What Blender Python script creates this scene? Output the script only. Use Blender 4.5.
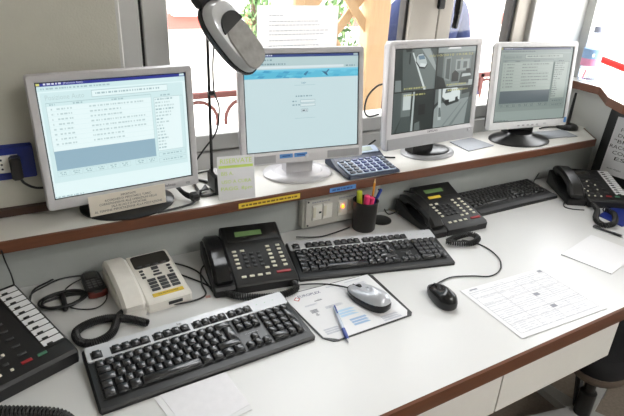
import bpy, bmesh, math, random
from mathutils import Vector, Matrix, Euler

for o in list(bpy.data.objects):
    bpy.data.objects.remove(o)
scene = bpy.context.scene
COL = scene.collection
random.seed(7)
D = 0.74                      # height of the desk top above the floor; z in the tables below counts from the desk top

# ------------------------------------------------------------------ camera
def setup_camera():
    yaw, pitch, roll = math.radians(30.193), math.radians(24.891), math.radians(2.879)
    fwd = Vector((math.sin(yaw)*math.cos(pitch), math.cos(yaw)*math.cos(pitch), -math.sin(pitch)))
    right = Vector((math.cos(yaw), -math.sin(yaw), 0)); up = right.cross(fwd)
    r2 = right*math.cos(roll)+up*math.sin(roll); u2 = up*math.cos(roll)-right*math.sin(roll)
    cd = bpy.data.cameras.new('camera'); cam = bpy.data.objects.new('camera', cd); COL.objects.link(cam)
    m = Matrix((r2, u2, -fwd)).transposed().to_4x4()
    m.translation = (0, 0, 0.7616+D)
    cam.matrix_world = m
    cd.sensor_width = 36; cd.lens = 533.9/624*36; cd.clip_start = 0.02; cd.clip_end = 200
    scene.camera = cam
setup_camera()

# ------------------------------------------------------------------ light
EXPOSURE = 0.78
vs = scene.view_settings
vs.view_transform = 'Standard'; vs.look = 'None'; vs.gamma = 1; vs.exposure = EXPOSURE; vs.use_curve_mapping = False
world = bpy.data.worlds.new('sky'); scene.world = world; world.use_nodes = True
bg = world.node_tree.nodes['Background']
bg.inputs['Color'].default_value = (0.965, 0.985, 1.0, 1); bg.inputs['Strength'].default_value = 5.5
def portal(name, loc, rot, sx, sy):
    l = bpy.data.lights.new(name, 'AREA'); l.shape = 'RECTANGLE'; l.size = sx; l.size_y = sy
    l.cycles.is_portal = True
    o = bpy.data.objects.new(name, l); COL.objects.link(o); o.location = loc; o.rotation_euler = rot
portal('window_portal', (1.05, 1.62, 1.73), (math.radians(-90), 0, 0), 1.7, 1.5)
portal('side_portal', (2.30, 1.03, 1.365), (0, math.radians(90), 0), .55, .92)

# ------------------------------------------------------------------ materials
def lin(c):
    c = c/255.0
    return c/12.92 if c <= 0.04045 else ((c+0.055)/1.055)**2.4
def rgb(c): return (lin(c[0]), lin(c[1]), lin(c[2]), 1)
MATS = {}
def mat(name, col, rough=0.5, metal=0.0, var=0.06, scale=60.0, bump=0.0, spec=0.5, trans=0.0, bscale=None, stretch=None, coat=0.0):
    if name in MATS: return MATS[name]
    m = bpy.data.materials.new(name); m.use_nodes = True; nt = m.node_tree; b = nt.nodes['Principled BSDF']
    b.inputs['Roughness'].default_value = rough; b.inputs['Metallic'].default_value = metal
    b.inputs['Specular IOR Level'].default_value = spec
    if coat: b.inputs['Coat Weight'].default_value = coat; b.inputs['Coat Roughness'].default_value = 0.08
    if trans: b.inputs['Transmission Weight'].default_value = trans
    tc = nt.nodes.new('ShaderNodeTexCoord'); mp = nt.nodes.new('ShaderNodeMapping')
    nt.links.new(tc.outputs['Object'], mp.inputs['Vector'])
    if stretch: mp.inputs['Scale'].default_value = stretch
    n = nt.nodes.new('ShaderNodeTexNoise'); n.inputs['Scale'].default_value = scale; n.inputs['Detail'].default_value = 3
    nt.links.new(mp.outputs['Vector'], n.inputs['Vector'])
    mx = nt.nodes.new('ShaderNodeMix'); mx.data_type = 'RGBA'
    c = rgb(col)
    mx.inputs[6].default_value = tuple(x*(1-var) for x in c[:3])+(1,)
    mx.inputs[7].default_value = tuple(min(1, x*(1+var)) for x in c[:3])+(1,)
    nt.links.new(n.outputs['Fac'], mx.inputs[0]); nt.links.new(mx.outputs[2], b.inputs['Base Color'])
    if bump:
        bp = nt.nodes.new('ShaderNodeBump'); bp.inputs['Strength'].default_value = bump; bp.inputs['Distance'].default_value = 0.002
        n2 = nt.nodes.new('ShaderNodeTexNoise'); n2.inputs['Scale'].default_value = bscale or scale*3
        nt.links.new(mp.outputs['Vector'], n2.inputs['Vector']); nt.links.new(n2.outputs['Fac'], bp.inputs['Height'])
        nt.links.new(bp.outputs['Normal'], b.inputs['Normal'])
    MATS[name] = m
    return m
def emit(col, strength=1.0):
    key = 'glow_%d_%d_%d_%d' % (*[int(x) for x in col], int(strength*1000))
    if key in MATS: return MATS[key]
    m = bpy.data.materials.new(key); m.use_nodes = True; b = m.node_tree.nodes['Principled BSDF']
    b.inputs['Base Color'].default_value = (0.01, 0.01, 0.01, 1); b.inputs['Roughness'].default_value = 0.35
    b.inputs['Emission Color'].default_value = rgb(col); b.inputs['Emission Strength'].default_value = strength
    MATS[key] = m
    return m
def glass(name, tint=(1, 1, 1), refl=1.0):
    if name in MATS: return MATS[name]
    m = bpy.data.materials.new(name); m.use_nodes = True; nt = m.node_tree
    for n in list(nt.nodes): nt.nodes.remove(n)
    out = nt.nodes.new('ShaderNodeOutputMaterial'); mx = nt.nodes.new('ShaderNodeMixShader')
    t = nt.nodes.new('ShaderNodeBsdfTransparent'); g = nt.nodes.new('ShaderNodeBsdfGlossy'); fr = nt.nodes.new('ShaderNodeFresnel')
    t.inputs['Color'].default_value = (*tint, 1); g.inputs['Roughness'].default_value = 0.02
    geo = nt.nodes.new('ShaderNodeNewGeometry'); mi = nt.nodes.new('ShaderNodeMix'); io = 1.0+0.45*refl
    mi.inputs[2].default_value = io; mi.inputs[3].default_value = 1/io      # both faces of a thin pane reflect alike
    nt.links.new(geo.outputs['Backfacing'], mi.inputs[0]); nt.links.new(mi.outputs[0], fr.inputs['IOR'])
    nt.links.new(fr.outputs[0], mx.inputs[0]); nt.links.new(t.outputs[0], mx.inputs[1]); nt.links.new(g.outputs[0], mx.inputs[2])
    nt.links.new(mx.outputs[0], out.inputs['Surface'])
    MATS[name] = m
    return m

BLACK = mat('black_plastic', (22, 22, 23), 0.42, bump=0.08, bscale=900)
BLACKG = mat('black_gloss_plastic', (20, 20, 22), 0.16)
BLACKS = mat('black_satin_plastic', (24, 24, 24), 0.3)
CABLE = mat('cable_rubber', (24, 24, 24), 0.45)
KEYM = mat('key_black', (28, 29, 33), 0.22, spec=0.8)
KBODY = mat('keyboard_black', (20, 21, 22), 0.4)
SILVER = mat('silver_plastic', (204, 205, 209), 0.3, metal=0.1)
SILVERM = mat('monitor_silver', (200, 198, 200), 0.42, metal=0.15)
SILVERD = mat('monitor_silver_grey', (160, 160, 162), 0.42, metal=0.15)
WHITEP = mat('white_phone_plastic', (228, 224, 216), 0.4)
CREAM = mat('key_cream', (222, 218, 200), 0.45)
DKEY = mat('key_dark_grey', (58, 58, 60), 0.4)
RED = mat('key_red', (150, 30, 36), 0.4)
LAMIN = mat('desk_laminate', (211, 211, 210), 0.32, var=0.015, scale=8, bump=0.03, bscale=600, spec=0.5)
SHELFW = mat('shelf_laminate', (224, 222, 216), 0.3, var=0.02, scale=8)
def thin_paper(name, col):
    m = bpy.data.materials.new(name); m.use_nodes = True; nt = m.node_tree; b = nt.nodes['Principled BSDF']; out = nt.nodes['Material Output']
    b.inputs['Base Color'].default_value = rgb(col); b.inputs['Roughness'].default_value = .7
    t = nt.nodes.new('ShaderNodeBsdfTranslucent'); t.inputs['Color'].default_value = rgb(col); mx = nt.nodes.new('ShaderNodeMixShader'); mx.inputs[0].default_value = .4
    nt.links.new(b.outputs[0], mx.inputs[1]); nt.links.new(t.outputs[0], mx.inputs[2]); nt.links.new(mx.outputs[0], out.inputs['Surface'])
    return m
PAPERT = thin_paper('paper_thin', (238, 238, 238))
WOOD = mat('wood_edge_brown', (104, 62, 40), 0.4, var=0.25, scale=14, stretch=(1, 12, 12))
WALL = mat('wall_paint_grey', (176, 180, 177), 0.75, var=0.04, scale=30, bump=0.25, bscale=220)
WALLU = mat('wall_paint_warm_grey', (200, 198, 186), 0.75, var=0.04, scale=30, bump=0.3, bscale=220)
WALLW = mat('wall_paint_white', (206, 207, 203), 0.7, var=0.03, scale=20, bump=0.1, bscale=200)
ALU = mat('window_aluminium', (196, 196, 194), 0.45, metal=0.1, var=0.02)
ALUB = mat('window_aluminium_beige', (186, 180, 170), 0.45, metal=0.1, var=0.02)
GASKET = mat('window_gasket', (38, 37, 36), 0.6)
PAPER = mat('paper_white', (228, 228, 230), 0.7, var=0.015)
PAPERB = mat('paper_cream', (226, 218, 204), 0.7, var=0.03)
INK = mat('ink_grey', (150, 152, 160), 0.7)
INKD = mat('ink_dark', (50, 50, 54), 0.7)
INKL = mat('ink_light', (196, 198, 206), 0.7)
GLASS = glass('window_glass')
LCDG = mat('lcd_green', (112, 142, 92), 0.25)
LCDD = mat('lcd_dark', (58, 56, 52), 0.2)
YELLOW = mat('label_yellow', (228, 196, 62), 0.5)
BLUEL = mat('label_blue', (86, 140, 200), 0.5)
BLUEO = mat('outlet_blue', (22, 42, 128), 0.35)

# ------------------------------------------------------------------ mesh builder
_rb = {}
def rbox_data(w, d, h, r, seg=1):
    key = (round(w, 5), round(d, 5), round(h, 5), round(r, 5), seg)
    if key in _rb: return _rb[key]
    bm = bmesh.new(); bmesh.ops.create_cube(bm, size=1)
    for v in bm.verts: v.co = Vector((v.co.x*w, v.co.y*d, v.co.z*h))
    if r > 0: bmesh.ops.bevel(bm, geom=bm.edges[:], offset=min(r, .49*min(w, d, h)), segments=seg, affect='EDGES', profile=0.5)
    bm.verts.index_update()
    dat = ([v.co.copy() for v in bm.verts], [[v.index for v in f.verts] for f in bm.faces]); bm.free()
    _rb[key] = dat
    return dat
def T(x, y, z): return Matrix.Translation((x, y, z))
def RX(a): return Matrix.Rotation(math.radians(a), 4, 'X')
def RY(a): return Matrix.Rotation(math.radians(a), 4, 'Y')
def RZ(a): return Matrix.Rotation(math.radians(a), 4, 'Z')

class MB:
    def __init__(self, mat=None, M=None):
        self.v = []; self.f = []; self.mi = []; self.mats = []; self.mat = mat; self.M = M
    def add(self, verts, faces, mat=None, M=None):
        mat = mat or self.mat
        if mat not in self.mats: self.mats.append(mat)
        k = self.mats.index(mat); o = len(self.v)
        A = self.M if M is None else (M if self.M is None else self.M @ M)
        for p in verts: self.v.append((A @ Vector(p)) if A is not None else Vector(p))
        for f in faces: self.f.append([i+o for i in f]); self.mi.append(k)
        return self
    def box(self, c, s, mat=None, r=0.0, M=None, seg=1):
        vs_, fs = rbox_data(*s, r, seg)
        return self.add([p+Vector(c) for p in vs_], fs, mat, M)
    def quad(self, pts, mat=None, M=None):
        return self.add(pts, [list(range(len(pts)))], mat, M)
    def loops(self, loops, mat=None, M=None, cap0=True, cap1=True, closed=True):
        n = len(loops[0]); v = [p for l in loops for p in l]; f = []
        for i in range(len(loops)-1):
            for j in range(n if closed else n-1):
                a = i*n+j; b = i*n+(j+1) % n
                f.append([a, b, b+n, a+n])
        if cap0: f.append(list(range(n))[::-1])
        if cap1: f.append([(len(loops)-1)*n+j for j in range(n)])
        return self.add(v, f, mat, M)
    def prism(self, poly, z0, z1, mat=None, M=None, b=0.0):
        if b:
            c = Vector((sum(p[0] for p in poly)/len(poly), sum(p[1] for p in poly)/len(poly)))
            ins = inset(poly, b)
            ls = [[(p[0], p[1], z0) for p in poly], [(p[0], p[1], z1-b) for p in poly], [(p[0], p[1], z1) for p in ins]]
        else:
            ls = [[(p[0], p[1], z0) for p in poly], [(p[0], p[1], z1) for p in poly]]
        return self.loops(ls, mat, M)
    def extx(self, prof, x0, x1, mat=None, M=None, b=0.003):
        """profile (y, z) counter-clockwise seen from +x, pushed along x with softened ends"""
        ins = inset(prof, b)
        ls = [[(x0, p[0], p[1]) for p in ins], [(x0+b, p[0], p[1]) for p in prof], [(x1-b, p[0], p[1]) for p in prof], [(x1, p[0], p[1]) for p in ins]]
        return self.loops(ls, mat, M)
    def tube(self, pts, r, mat=None, M=None, n=6):
        pts = [Vector(p) for p in pts]; ls = []; up = Vector((0, 0, 1)); prev = None
        for i, p in enumerate(pts):
            t = (pts[min(i+1, len(pts)-1)]-pts[max(i-1, 0)])
            if t.length < 1e-9: t = Vector((1, 0, 0))
            t.normalize()
            if prev is None:
                a = t.cross(up)
                if a.length < 0.05: a = t.cross(Vector((1, 0, 0)))
            else:
                a = prev-t*prev.dot(t)
                if a.length < 1e-6: a = t.cross(up)
            a.normalize(); prev = a; bb = t.cross(a)
            rr = r[i] if isinstance(r, (list, tuple)) else r
            ls.append([p+(a*math.cos(2*math.pi*k/n)+bb*math.sin(2*math.pi*k/n))*rr for k in range(n)])
        return self.loops(ls, mat, M)
    def lathe(self, prof, mat=None, M=None, n=24, sx=1.0, sy=1.0):
        ls = [[(max(r, 1e-5)*sx*math.cos(2*math.pi*k/n), max(r, 1e-5)*sy*math.sin(2*math.pi*k/n), z) for k in range(n)] for r, z in prof]
        return self.loops(ls, mat, M)
    def text(self, s, size, mat=None, M=None, align='CENTER', width=None):
        vs_, fs = text_data(s, align)
        if not vs_: return self
        k = size; kx = size
        if width:
            w = max(p.x for p in vs_)-min(p.x for p in vs_)
            kx = width/max(w, 1e-6)
        return self.add([(p.x*kx, p.y*k, 0) for p in vs_], fs, mat, M)
    def mesh(self, name, smooth=35):
        me = bpy.data.meshes.new(name); me.from_pydata([tuple(p) for p in self.v], [], self.f)
        for m in self.mats: me.materials.append(m)
        me.polygons.foreach_set('material_index', self.mi)
        bm = bmesh.new(); bm.from_mesh(me); bmesh.ops.recalc_face_normals(bm, faces=bm.faces[:]); bm.to_mesh(me); bm.free()
        if smooth:
            me.polygons.foreach_set('use_smooth', [True]*len(me.polygons)); me.set_sharp_from_angle(angle=math.radians(smooth))
        me.update()
        return me
    def part(self, name, parent, loc=(0, 0, 0), rot=(0, 0, 0), smooth=35, label=None, world=False):
        if world:
            inv = Wm(parent).inverted(); self.v = [inv @ Vector((p[0], p[1], p[2]+D)) for p in self.v]
        o = link(name, self.mesh(name, smooth), parent, loc, rot, label)
        if name == 'print': o['kind'] = 'stuff'
        return o
    def thing(self, name, label, cat, group=None, kind=None, smooth=35, loc=None, rotz=0):
        """top-level mesh; without loc the vertices are room coordinates (z from the desk top) and the origin goes to its base"""
        if loc is None:
            xs = [p[0] for p in self.v]; ys = [p[1] for p in self.v]; zs = [p[2] for p in self.v]
            loc = ((min(xs)+max(xs))/2, (min(ys)+max(ys))/2, min(zs))
            self.v = [Vector(p)-Vector(loc) for p in self.v]
        o = link(name, self.mesh(name, smooth), None, (loc[0], loc[1], loc[2]+D), (0, 0, math.radians(rotz)))
        return tag(o, label, cat, group, kind)

def Wm(o):
    m = o.matrix_basis.copy()
    while o.parent: o = o.parent; m = o.matrix_basis @ m
    return m
def inset(poly, b):
    n = len(poly); out = []
    area = sum(poly[i][0]*poly[(i+1) % n][1]-poly[(i+1) % n][0]*poly[i][1] for i in range(n)); s = 1 if area > 0 else -1
    for i in range(n):
        p0 = Vector(poly[i-1][:2]); p1 = Vector(poly[i][:2]); p2 = Vector(poly[(i+1) % n][:2])
        d1 = (p1-p0).normalized(); d2 = (p2-p1).normalized()
        n1 = Vector((-d1.y, d1.x))*s; n2 = Vector((-d2.y, d2.x))*s
        m = n1+n2
        m = m/(max(0.35, 1+n1.dot(n2)))
        out.append((p1.x+m.x*b, p1.y+m.y*b))
    return out
def rrect(w, h, r, n=4, cx=0, cy=0):
    out = []
    for (sx, sy, a0) in ((1, 1, 0), (-1, 1, 90), (-1, -1, 180), (1, -1, 270)):
        for k in range(n+1):
            a = math.radians(a0+90*k/n)
            out.append((cx+sx*(w/2-r)+r*math.cos(a), cy+sy*(h/2-r)+r*math.sin(a)))
    return out
_td = {}
def text_data(s, align='CENTER'):
    if (s, align) in _td: return _td[(s, align)]
    cu = bpy.data.curves.new('lettering', 'FONT'); cu.body = s; cu.size = 1.0; cu.align_x = align; cu.align_y = 'CENTER'; cu.resolution_u = 2
    o = bpy.data.objects.new('lettering', cu); COL.objects.link(o)
    dg = bpy.context.evaluated_depsgraph_get(); me = bpy.data.meshes.new_from_object(o.evaluated_get(dg))
    d = ([v.co.copy() for v in me.vertices], [list(p.vertices) for p in me.polygons])
    bpy.data.objects.remove(o); bpy.data.curves.remove(cu); bpy.data.meshes.remove(me)
    _td[(s, align)] = d
    return d
def link(name, me, parent=None, loc=(0, 0, 0), rot=(0, 0, 0), label=None):
    o = bpy.data.objects.new(name, me); COL.objects.link(o)
    o.location = loc; o.rotation_euler = rot
    if parent: o.parent = parent
    if label: o['label'] = label
    return o
def tag(o, label=None, cat=None, group=None, kind=None):
    if label: o['label'] = label
    if cat: o['category'] = cat
    if group: o['group'] = group
    if kind: o['kind'] = kind
    return o
def thing(name, label, cat, loc, rotz=0, group=None, kind=None):
    o = bpy.data.objects.new(name, None); COL.objects.link(o); o.empty_display_size = 0.05
    o.location = (loc[0], loc[1], loc[2]+D); o.rotation_euler = (0, 0, math.radians(rotz))
    return tag(o, label, cat, group, kind)
def smooth_path(pts, n=8):
    pts = [Vector(p) for p in pts]; out = []
    for i in range(len(pts)-1):
        p0 = pts[max(i-1, 0)]; p1 = pts[i]; p2 = pts[i+1]; p3 = pts[min(i+2, len(pts)-1)]
        for k in range(n):
            t = k/n
            out.append(0.5*((2*p1)+(-p0+p2)*t+(2*p0-5*p1+4*p2-p3)*t*t+(-p0+3*p1-3*p2+p3)*t**3))
    out.append(pts[-1])
    return out
def coil_path(pts, R, turns, per=10):
    pts = smooth_path(pts, 12); L = [0]
    for a, b in zip(pts, pts[1:]): L.append(L[-1]+(b-a).length)
    out = []; N = turns*per; j = 0; prev = None
    for i in range(N+1):
        s = L[-1]*i/N
        while j < len(L)-2 and L[j+1] < s: j += 1
        u = (s-L[j])/max(L[j+1]-L[j], 1e-9); p = pts[j].lerp(pts[j+1], u); t = (pts[j+1]-pts[j]).normalized()
        a = Vector((0, 0, 1))-t*t.z
        if a.length < 0.1: a = Vector((1, 0, 0))-t*t.x
        a.normalize(); b = t.cross(a); ang = 2*math.pi*i/per
        out.append(p+(a*math.cos(ang)+b*math.sin(ang))*R)
    return out
def cable(pts, r=0.0022, mb=None, m=None, n=8):
    mb = mb or MB(m or CABLE)
    return mb.tube(smooth_path(pts, n), r)

# ------------------------------------------------------------------ the room
def struct(mb, name):
    xs = [p[0] for p in mb.v]; ys = [p[1] for p in mb.v]; zs = [p[2] for p in mb.v]
    loc = Vector(((min(xs)+max(xs))/2, (min(ys)+max(ys))/2, min(zs)))
    mb.v = [Vector(p)-loc for p in mb.v]
    o = link(name, mb.mesh(name, 30), None, (loc.x, loc.y, loc.z+D)); o['kind'] = 'structure'
    return o
def bx(mb, x0, x1, y0, y1, z0, z1, mat=None, r=0.0):
    return mb.box(((x0+x1)/2, (y0+y1)/2, (z0+z1)/2), (x1-x0, y1-y0, z1-z0), mat, r)
FLOORM = mat('floor_stone', (140, 128, 116), 0.45, var=0.35, scale=90)
CEIL = mat('ceiling_paint', (232, 230, 224), 0.8)
struct(bx(MB(FLOORM), -1.9, 2.45, -2.6, 1.62, -.84, -.74), 'floor')
struct(bx(MB(CEIL), -1.9, 2.45, -2.6, 1.62, 1.95, 2.05), 'ceiling')
struct(bx(MB(WALLW), -1.9, -1.8, -2.5, 1.62, -.74, 1.95), 'wall_left')
struct(bx(MB(WALLW), -1.9, 2.45, -2.6, -2.5, -.74, 1.95), 'wall_front')
wb = MB(WALL)
bx(wb, -1.8, 2.12, 1.30, 1.62, -.74, .138)
bx(wb, -1.8, .243, 1.37, 1.62, .168, 1.95, WALLU)
bx(wb, .243, 2.2, 1.44, 1.62, 1.62, 1.95)
bx(wb, 1.845, 2.2, 1.51, 1.62, .168, 1.62, WALLW)
struct(wb, 'wall_back')
wr = MB(WALLW)
bx(wr, 2.12, 2.24, .55, 1.51, -.74, .322)
bx(wr, 2.12, 2.24, 1.51, 1.62, -.74, .168)
bx(wr, 2.12, 2.24, -2.5, .55, -.74, 1.95)  # stretched forward, out of view, to narrow the bright opening
bx(wr, 2.12, 2.24, .55, 1.51, .90, 1.95)  # lintel lowered, out of view, to let less side light onto the desk
struct(wr, 'wall_right')
struct(bx(MB(mat('wood_dark', (66, 46, 36), .5, var=.2, scale=20, stretch=(1, 10, 10))), -1.8, .24, 1.352, 1.37, .168, .186), 'trim_1')
# window in the back wall
w1 = thing('window_1', None, None, (1.04, 1.50, .168), kind='structure')
def wpart(name, x0, x1, y0, y1, z0, z1, m, r=.003):
    return bx(MB(m), x0, x1, y0, y1, z0, z1, r=r).part(name, w1, world=True)
wpart('outer_frame', .243, .262, 1.42, 1.62, .17, 1.62, ALU)
wpart('outer_frame', .262, .318, 1.47, 1.60, .17, 1.62, ALU)
wpart('gasket', .316, .327, 1.488, 1.56, .17, 1.6, GASKET, 0)
wpart('sash_stile', .327, .392, 1.475, 1.57, .225, 1.6, ALU)
wpart('gasket', .392, .396, 1.51, 1.53, .275, 1.56, GASKET, 0)
wpart('outer_frame', .318, 1.85, 1.47, 1.60, .17, .222, ALU)
wpart('sash_rail', .392, 1.196, 1.48, 1.57, .225, .275, ALU)
wpart('sash_rail', 1.40, 1.705, 1.48, 1.57, .225, .275, ALU)
wpart('sash_stile', 1.196, 1.208, 1.503, 1.535, .225, 1.6, GASKET, 0)
wpart('sash_stile', 1.208, 1.33, 1.488, 1.535, .225, 1.6, ALUB)
wpart('gasket', 1.328, 1.338, 1.495, 1.53, .225, 1.6, GASKET, 0)
wpart('sash_stile', 1.336, 1.398, 1.492, 1.535, .225, 1.6, ALUB)
wpart('gasket', 1.70, 1.716, 1.50, 1.54, .225, 1.6, GASKET, 0)
wpart('sash_stile', 1.716, 1.785, 1.49, 1.54, .225, 1.6, ALUB)
wpart('outer_frame', 1.785, 1.85, 1.47, 1.60, .17, 1.62, ALU)
wpart('sash_rail', .392, 1.196, 1.48, 1.57, 1.55, 1.6, ALU); wpart('sash_rail', 1.398, 1.705, 1.48, 1.57, 1.55, 1.6, ALU)
wpart('outer_frame', .318, 1.785, 1.47, 1.60, 1.60, 1.62, ALU)
wpart('pane', .394, 1.198, 1.518, 1.523, .275, 1.55, GLASS, 0)
wpart('pane', 1.398, 1.705, 1.518, 1.523, .275, 1.55, GLASS, 0)
hd = MB(BLACKG)
hd.box((1.332, 1.483, .70), (.03, .014, .14), r=.004); hd.tube(smooth_path([(1.335, 1.462, .70), (1.345, 1.43, .70), (1.35, 1.42, .685), (1.352, 1.42, .62), (1.352, 1.425, .575)]), [.013]*24+[.011]*9, n=8)
hd.part('window_handle', w1, world=True, label='black lever handle')
# opening in the right wall, unseen top and near side shrunk to cut daylight
w2 = thing('window_2', None, None, (2.18, 1.03, .35), kind='structure')
for y0, y1 in ((1.47, 1.51), (.55, .59)): bx(MB(ALU), 2.15, 2.21, y0, y1, .352, .90).part('jamb', w2, world=True)
bx(MB(ALU), 2.15, 2.21, .59, 1.47, .86, .90).part('head_frame', w2, world=True)
# counter ledge on top of the right wall
ld = thing('counter_ledge', 'white counter ledge with brown wooden edge carrying the water bottle', 'ledge', (2.06, 1.05, .322))
lpoly = [(2.08, 1.505), (2.07, 1.304), (1.925, 1.172), (1.862, 1.07), (1.84, .95), (1.84, .60), (2.28, .60), (2.28, 1.46), (2.147, 1.46), (2.147, 1.505)]
ins = inset(lpoly, .0)
MB(SHELFW).prism(lpoly, .324, .352, b=.001).part('counter_top', ld, world=True)
em = MB(WOOD)
for a, b in zip(lpoly[:5], lpoly[1:6]):
    a = Vector((*a, 0)); b = Vector((*b, 0)); d = (b-a).normalized(); n = Vector((d.y, -d.x, 0))
    if n.x > 0: n = -n
    q = [a-d*.001, b+d*.001, b+d*.001+n*.004, a-d*.001+n*.004]
    em.loops([[p+Vector((0, 0, .322)) for p in q], [p+Vector((0, 0, .3525)) for p in q]])
em.part('edge_trim', ld, world=True)
# ceiling lamps (behind and above the camera)
LAMP = 20.0
for k, (x, y) in enumerate(((1.35, -.85), (1.35, -1.8))):
    c = thing('ceiling_lamp', ['long fluorescent ceiling lamp nearer the desk', 'long fluorescent ceiling lamp at the back of the room'][k], 'lamp', (x, y, 1.87), group='ceiling lamps')
    MB(mat('lamp_housing', (230, 230, 228), .5)).box((0, 0, .055), (1.24, .20, .05), r=.006).part('housing', c)
    MB(emit((252, 250, 248), LAMP)).box((0, 0, .022), (1.2, .16, .016), r=.004).part('diffuser', c)

# ------------------------------------------------------------------ outside
GROUND = mat('pavement_pale', (222, 218, 210), .8, var=.05, scale=3)
struct(bx(MB(GROUND), -30, 50, 1.66, 60, -1.0, -.9), 'ground_1')
struct(bx(MB(GROUND), 2.30, 50, -40, 1.66, -1.0, -.9), 'ground_2')
# house across the yard: white base, red band, pale clapboards
hs = thing('house', 'pale house with a red painted band across the yard', 'building', (3.2, 7.2, -.9))
bx(MB(mat('house_white', (238, 234, 228), .8)), -6, 12, 7.0, 7.5, -.9, -.11).part('wall_base', hs, world=True)
bx(MB(mat('house_red', (196, 92, 84), .8, var=.1, scale=5)), -6, 12, 6.99, 7.5, -.11, .075).part('painted_band', hs, world=True)
HG = mat('house_clapboard', (205, 196, 190), .8)
for k in range(9):
    z = .075+k*.07
    bx(MB(HG), -6, 12, 7.0+.012*(k % 2), 7.5, z, z+.07).part('clapboard', hs, world=True)
bx(MB(mat('house_upper', (235, 230, 226), .8)), -6, 12, 7.05, 7.5, .705, 3.2).part('upper_wall', hs, world=True)
bx(MB(mat('house_ledge', (225, 215, 208), .8)), 1.9, 2.55, 6.85, 7.0, .06, .12).part('sill', hs, world=True)
# iron railing with arches
rl = thing('yard_railing', 'rust brown iron railing with round arches in the yard', 'railing', (1.6, 3.0, -.9))
RUST = mat('iron_rust', (92, 60, 58), .8, var=.15, spec=.1)
bx(MB(RUST), -.4, 4.4, 2.985, 3.015, .0, .035, r=.004).part('top_rail', rl, world=True)
bx(MB(RUST), -.4, 4.4, 2.985, 3.015, -.80, -.775, r=.004).part('bottom_rail', rl, world=True)
for k in range(17):
    x = -.36+k*.29
    arch = [(x+.14-.12*math.cos(math.pi*t/10), 3.0, -.14+.12*math.sin(math.pi*t/10)) for t in range(11)]
    MB(RUST).tube([(x+.07, 3.0, -.78), (x+.02, 3, -.14)]+arch[1:-1]+[(x+.26, 3, -.14), (x+.21, 3.0, -.78)], .011).part('arch', rl, world=True)
for x in (-.38, .8, 2.0, 3.2, 4.38): bx(MB(RUST), x-.015, x+.015, 2.985, 3.015, -.9, .03).part('post', rl, world=True)
# wooden trellis
tr = thing('trellis', 'tan wooden trellis with diagonal slats outside the window', 'trellis', (1.2, 2.03, -.9))
TW = mat('trellis_wood', (190, 158, 120), .65, var=.15, scale=10, stretch=(8, 8, 1))
bx(MB(TW), 1.39, 1.50, 1.98, 2.06, -.9, 1.2, r=.006).part('post', tr, world=True)
bx(MB(TW), 1.03, 1.08, 1.99, 2.05, -.9, 1.2, r=.006).part('post', tr, world=True)
def slat(xa, za, xb, zb, y):
    a = Vector((xa, y, za)); b = Vector((xb, y, zb)); d = (b-a).normalized(); n = Vector((-d.z, 0, d.x))*.019; t = Vector((0, .006, 0))
    MB(TW).loops([[a+n-t, a-n-t, a-n+t, a+n+t], [b+n-t, b-n-t, b-n+t, b+n+t]]).part('slat', tr, world=True)
for k in range(6):
    z0 = -.7+k*.24
    slat(1.06, z0+.40, 1.40, z0, 2.015); slat(1.06, z0, 1.40, z0+.40, 2.03)
bx(MB(TW), 1.08, 1.40, 2.0, 2.04, .95, 1.0).part('rail', tr, world=True)
bx(MB(TW), 1.08, 1.40, 2.0, 2.04, -.78, -.73).part('rail', tr, world=True)
# shrubs
LEAF = [mat('leaf_%d' % k, c, .6, var=.2, scale=20) for k, c in enumerate(((92, 128, 74), (126, 158, 100), (74, 108, 64)))]
def shrub(label, c, rx, rz, n, seed, group):
    rnd = random.Random(seed)
    s = thing('shrub', label, 'shrub', (c[0], c[1], -.9), group=group)
    for k in range(3):
        a = rnd.uniform(0, 6.28)
        MB(mat('bark', (96, 78, 60), .8)).tube(smooth_path([(c[0], c[1], -.9), (c[0]+.04*math.cos(a), c[1]+.04*math.sin(a), c[2]-.3*rz), (c[0]+.4*rx*math.cos(a), c[1]+.4*rx*math.sin(a), c[2]+.4*rz)], 4), [.02]*5+[.012]*4).part('stem', s, world=True)
    mb = MB()
    for i in range(n):
        while True:
            p = Vector((rnd.uniform(-1, 1), rnd.uniform(-1, 1), rnd.uniform(-1, 1)))
            if .25 < p.length < 1: break
        p = Vector((c[0]+p.x*rx, c[1]+p.y*rx, c[2]+p.z*rz)); M = Matrix.Translation(p) @ Euler((rnd.uniform(0, 6), rnd.uniform(0, 6), rnd.uniform(0, 6))).to_matrix().to_4x4()
        q = rnd.uniform(.02, .035)
        mb.add([(-q, 0, 0), (0, -q*.4, .004), (q, 0, 0), (0, q*.4, .004)], [[0, 1, 2, 3]], LEAF[i % 3], M)
    f = mb.part('foliage', s, world=True, smooth=0); f['kind'] = 'stuff'
shrub('leafy green shrub left of the letter on the window', (1.66, 3.75, .15), .13, .85, 1300, 3, 'yard shrubs')
shrub('leafy green shrub between the trellis slats', (1.72, 2.75, -.1), .15, .75, 1200, 5, 'yard shrubs')
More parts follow.
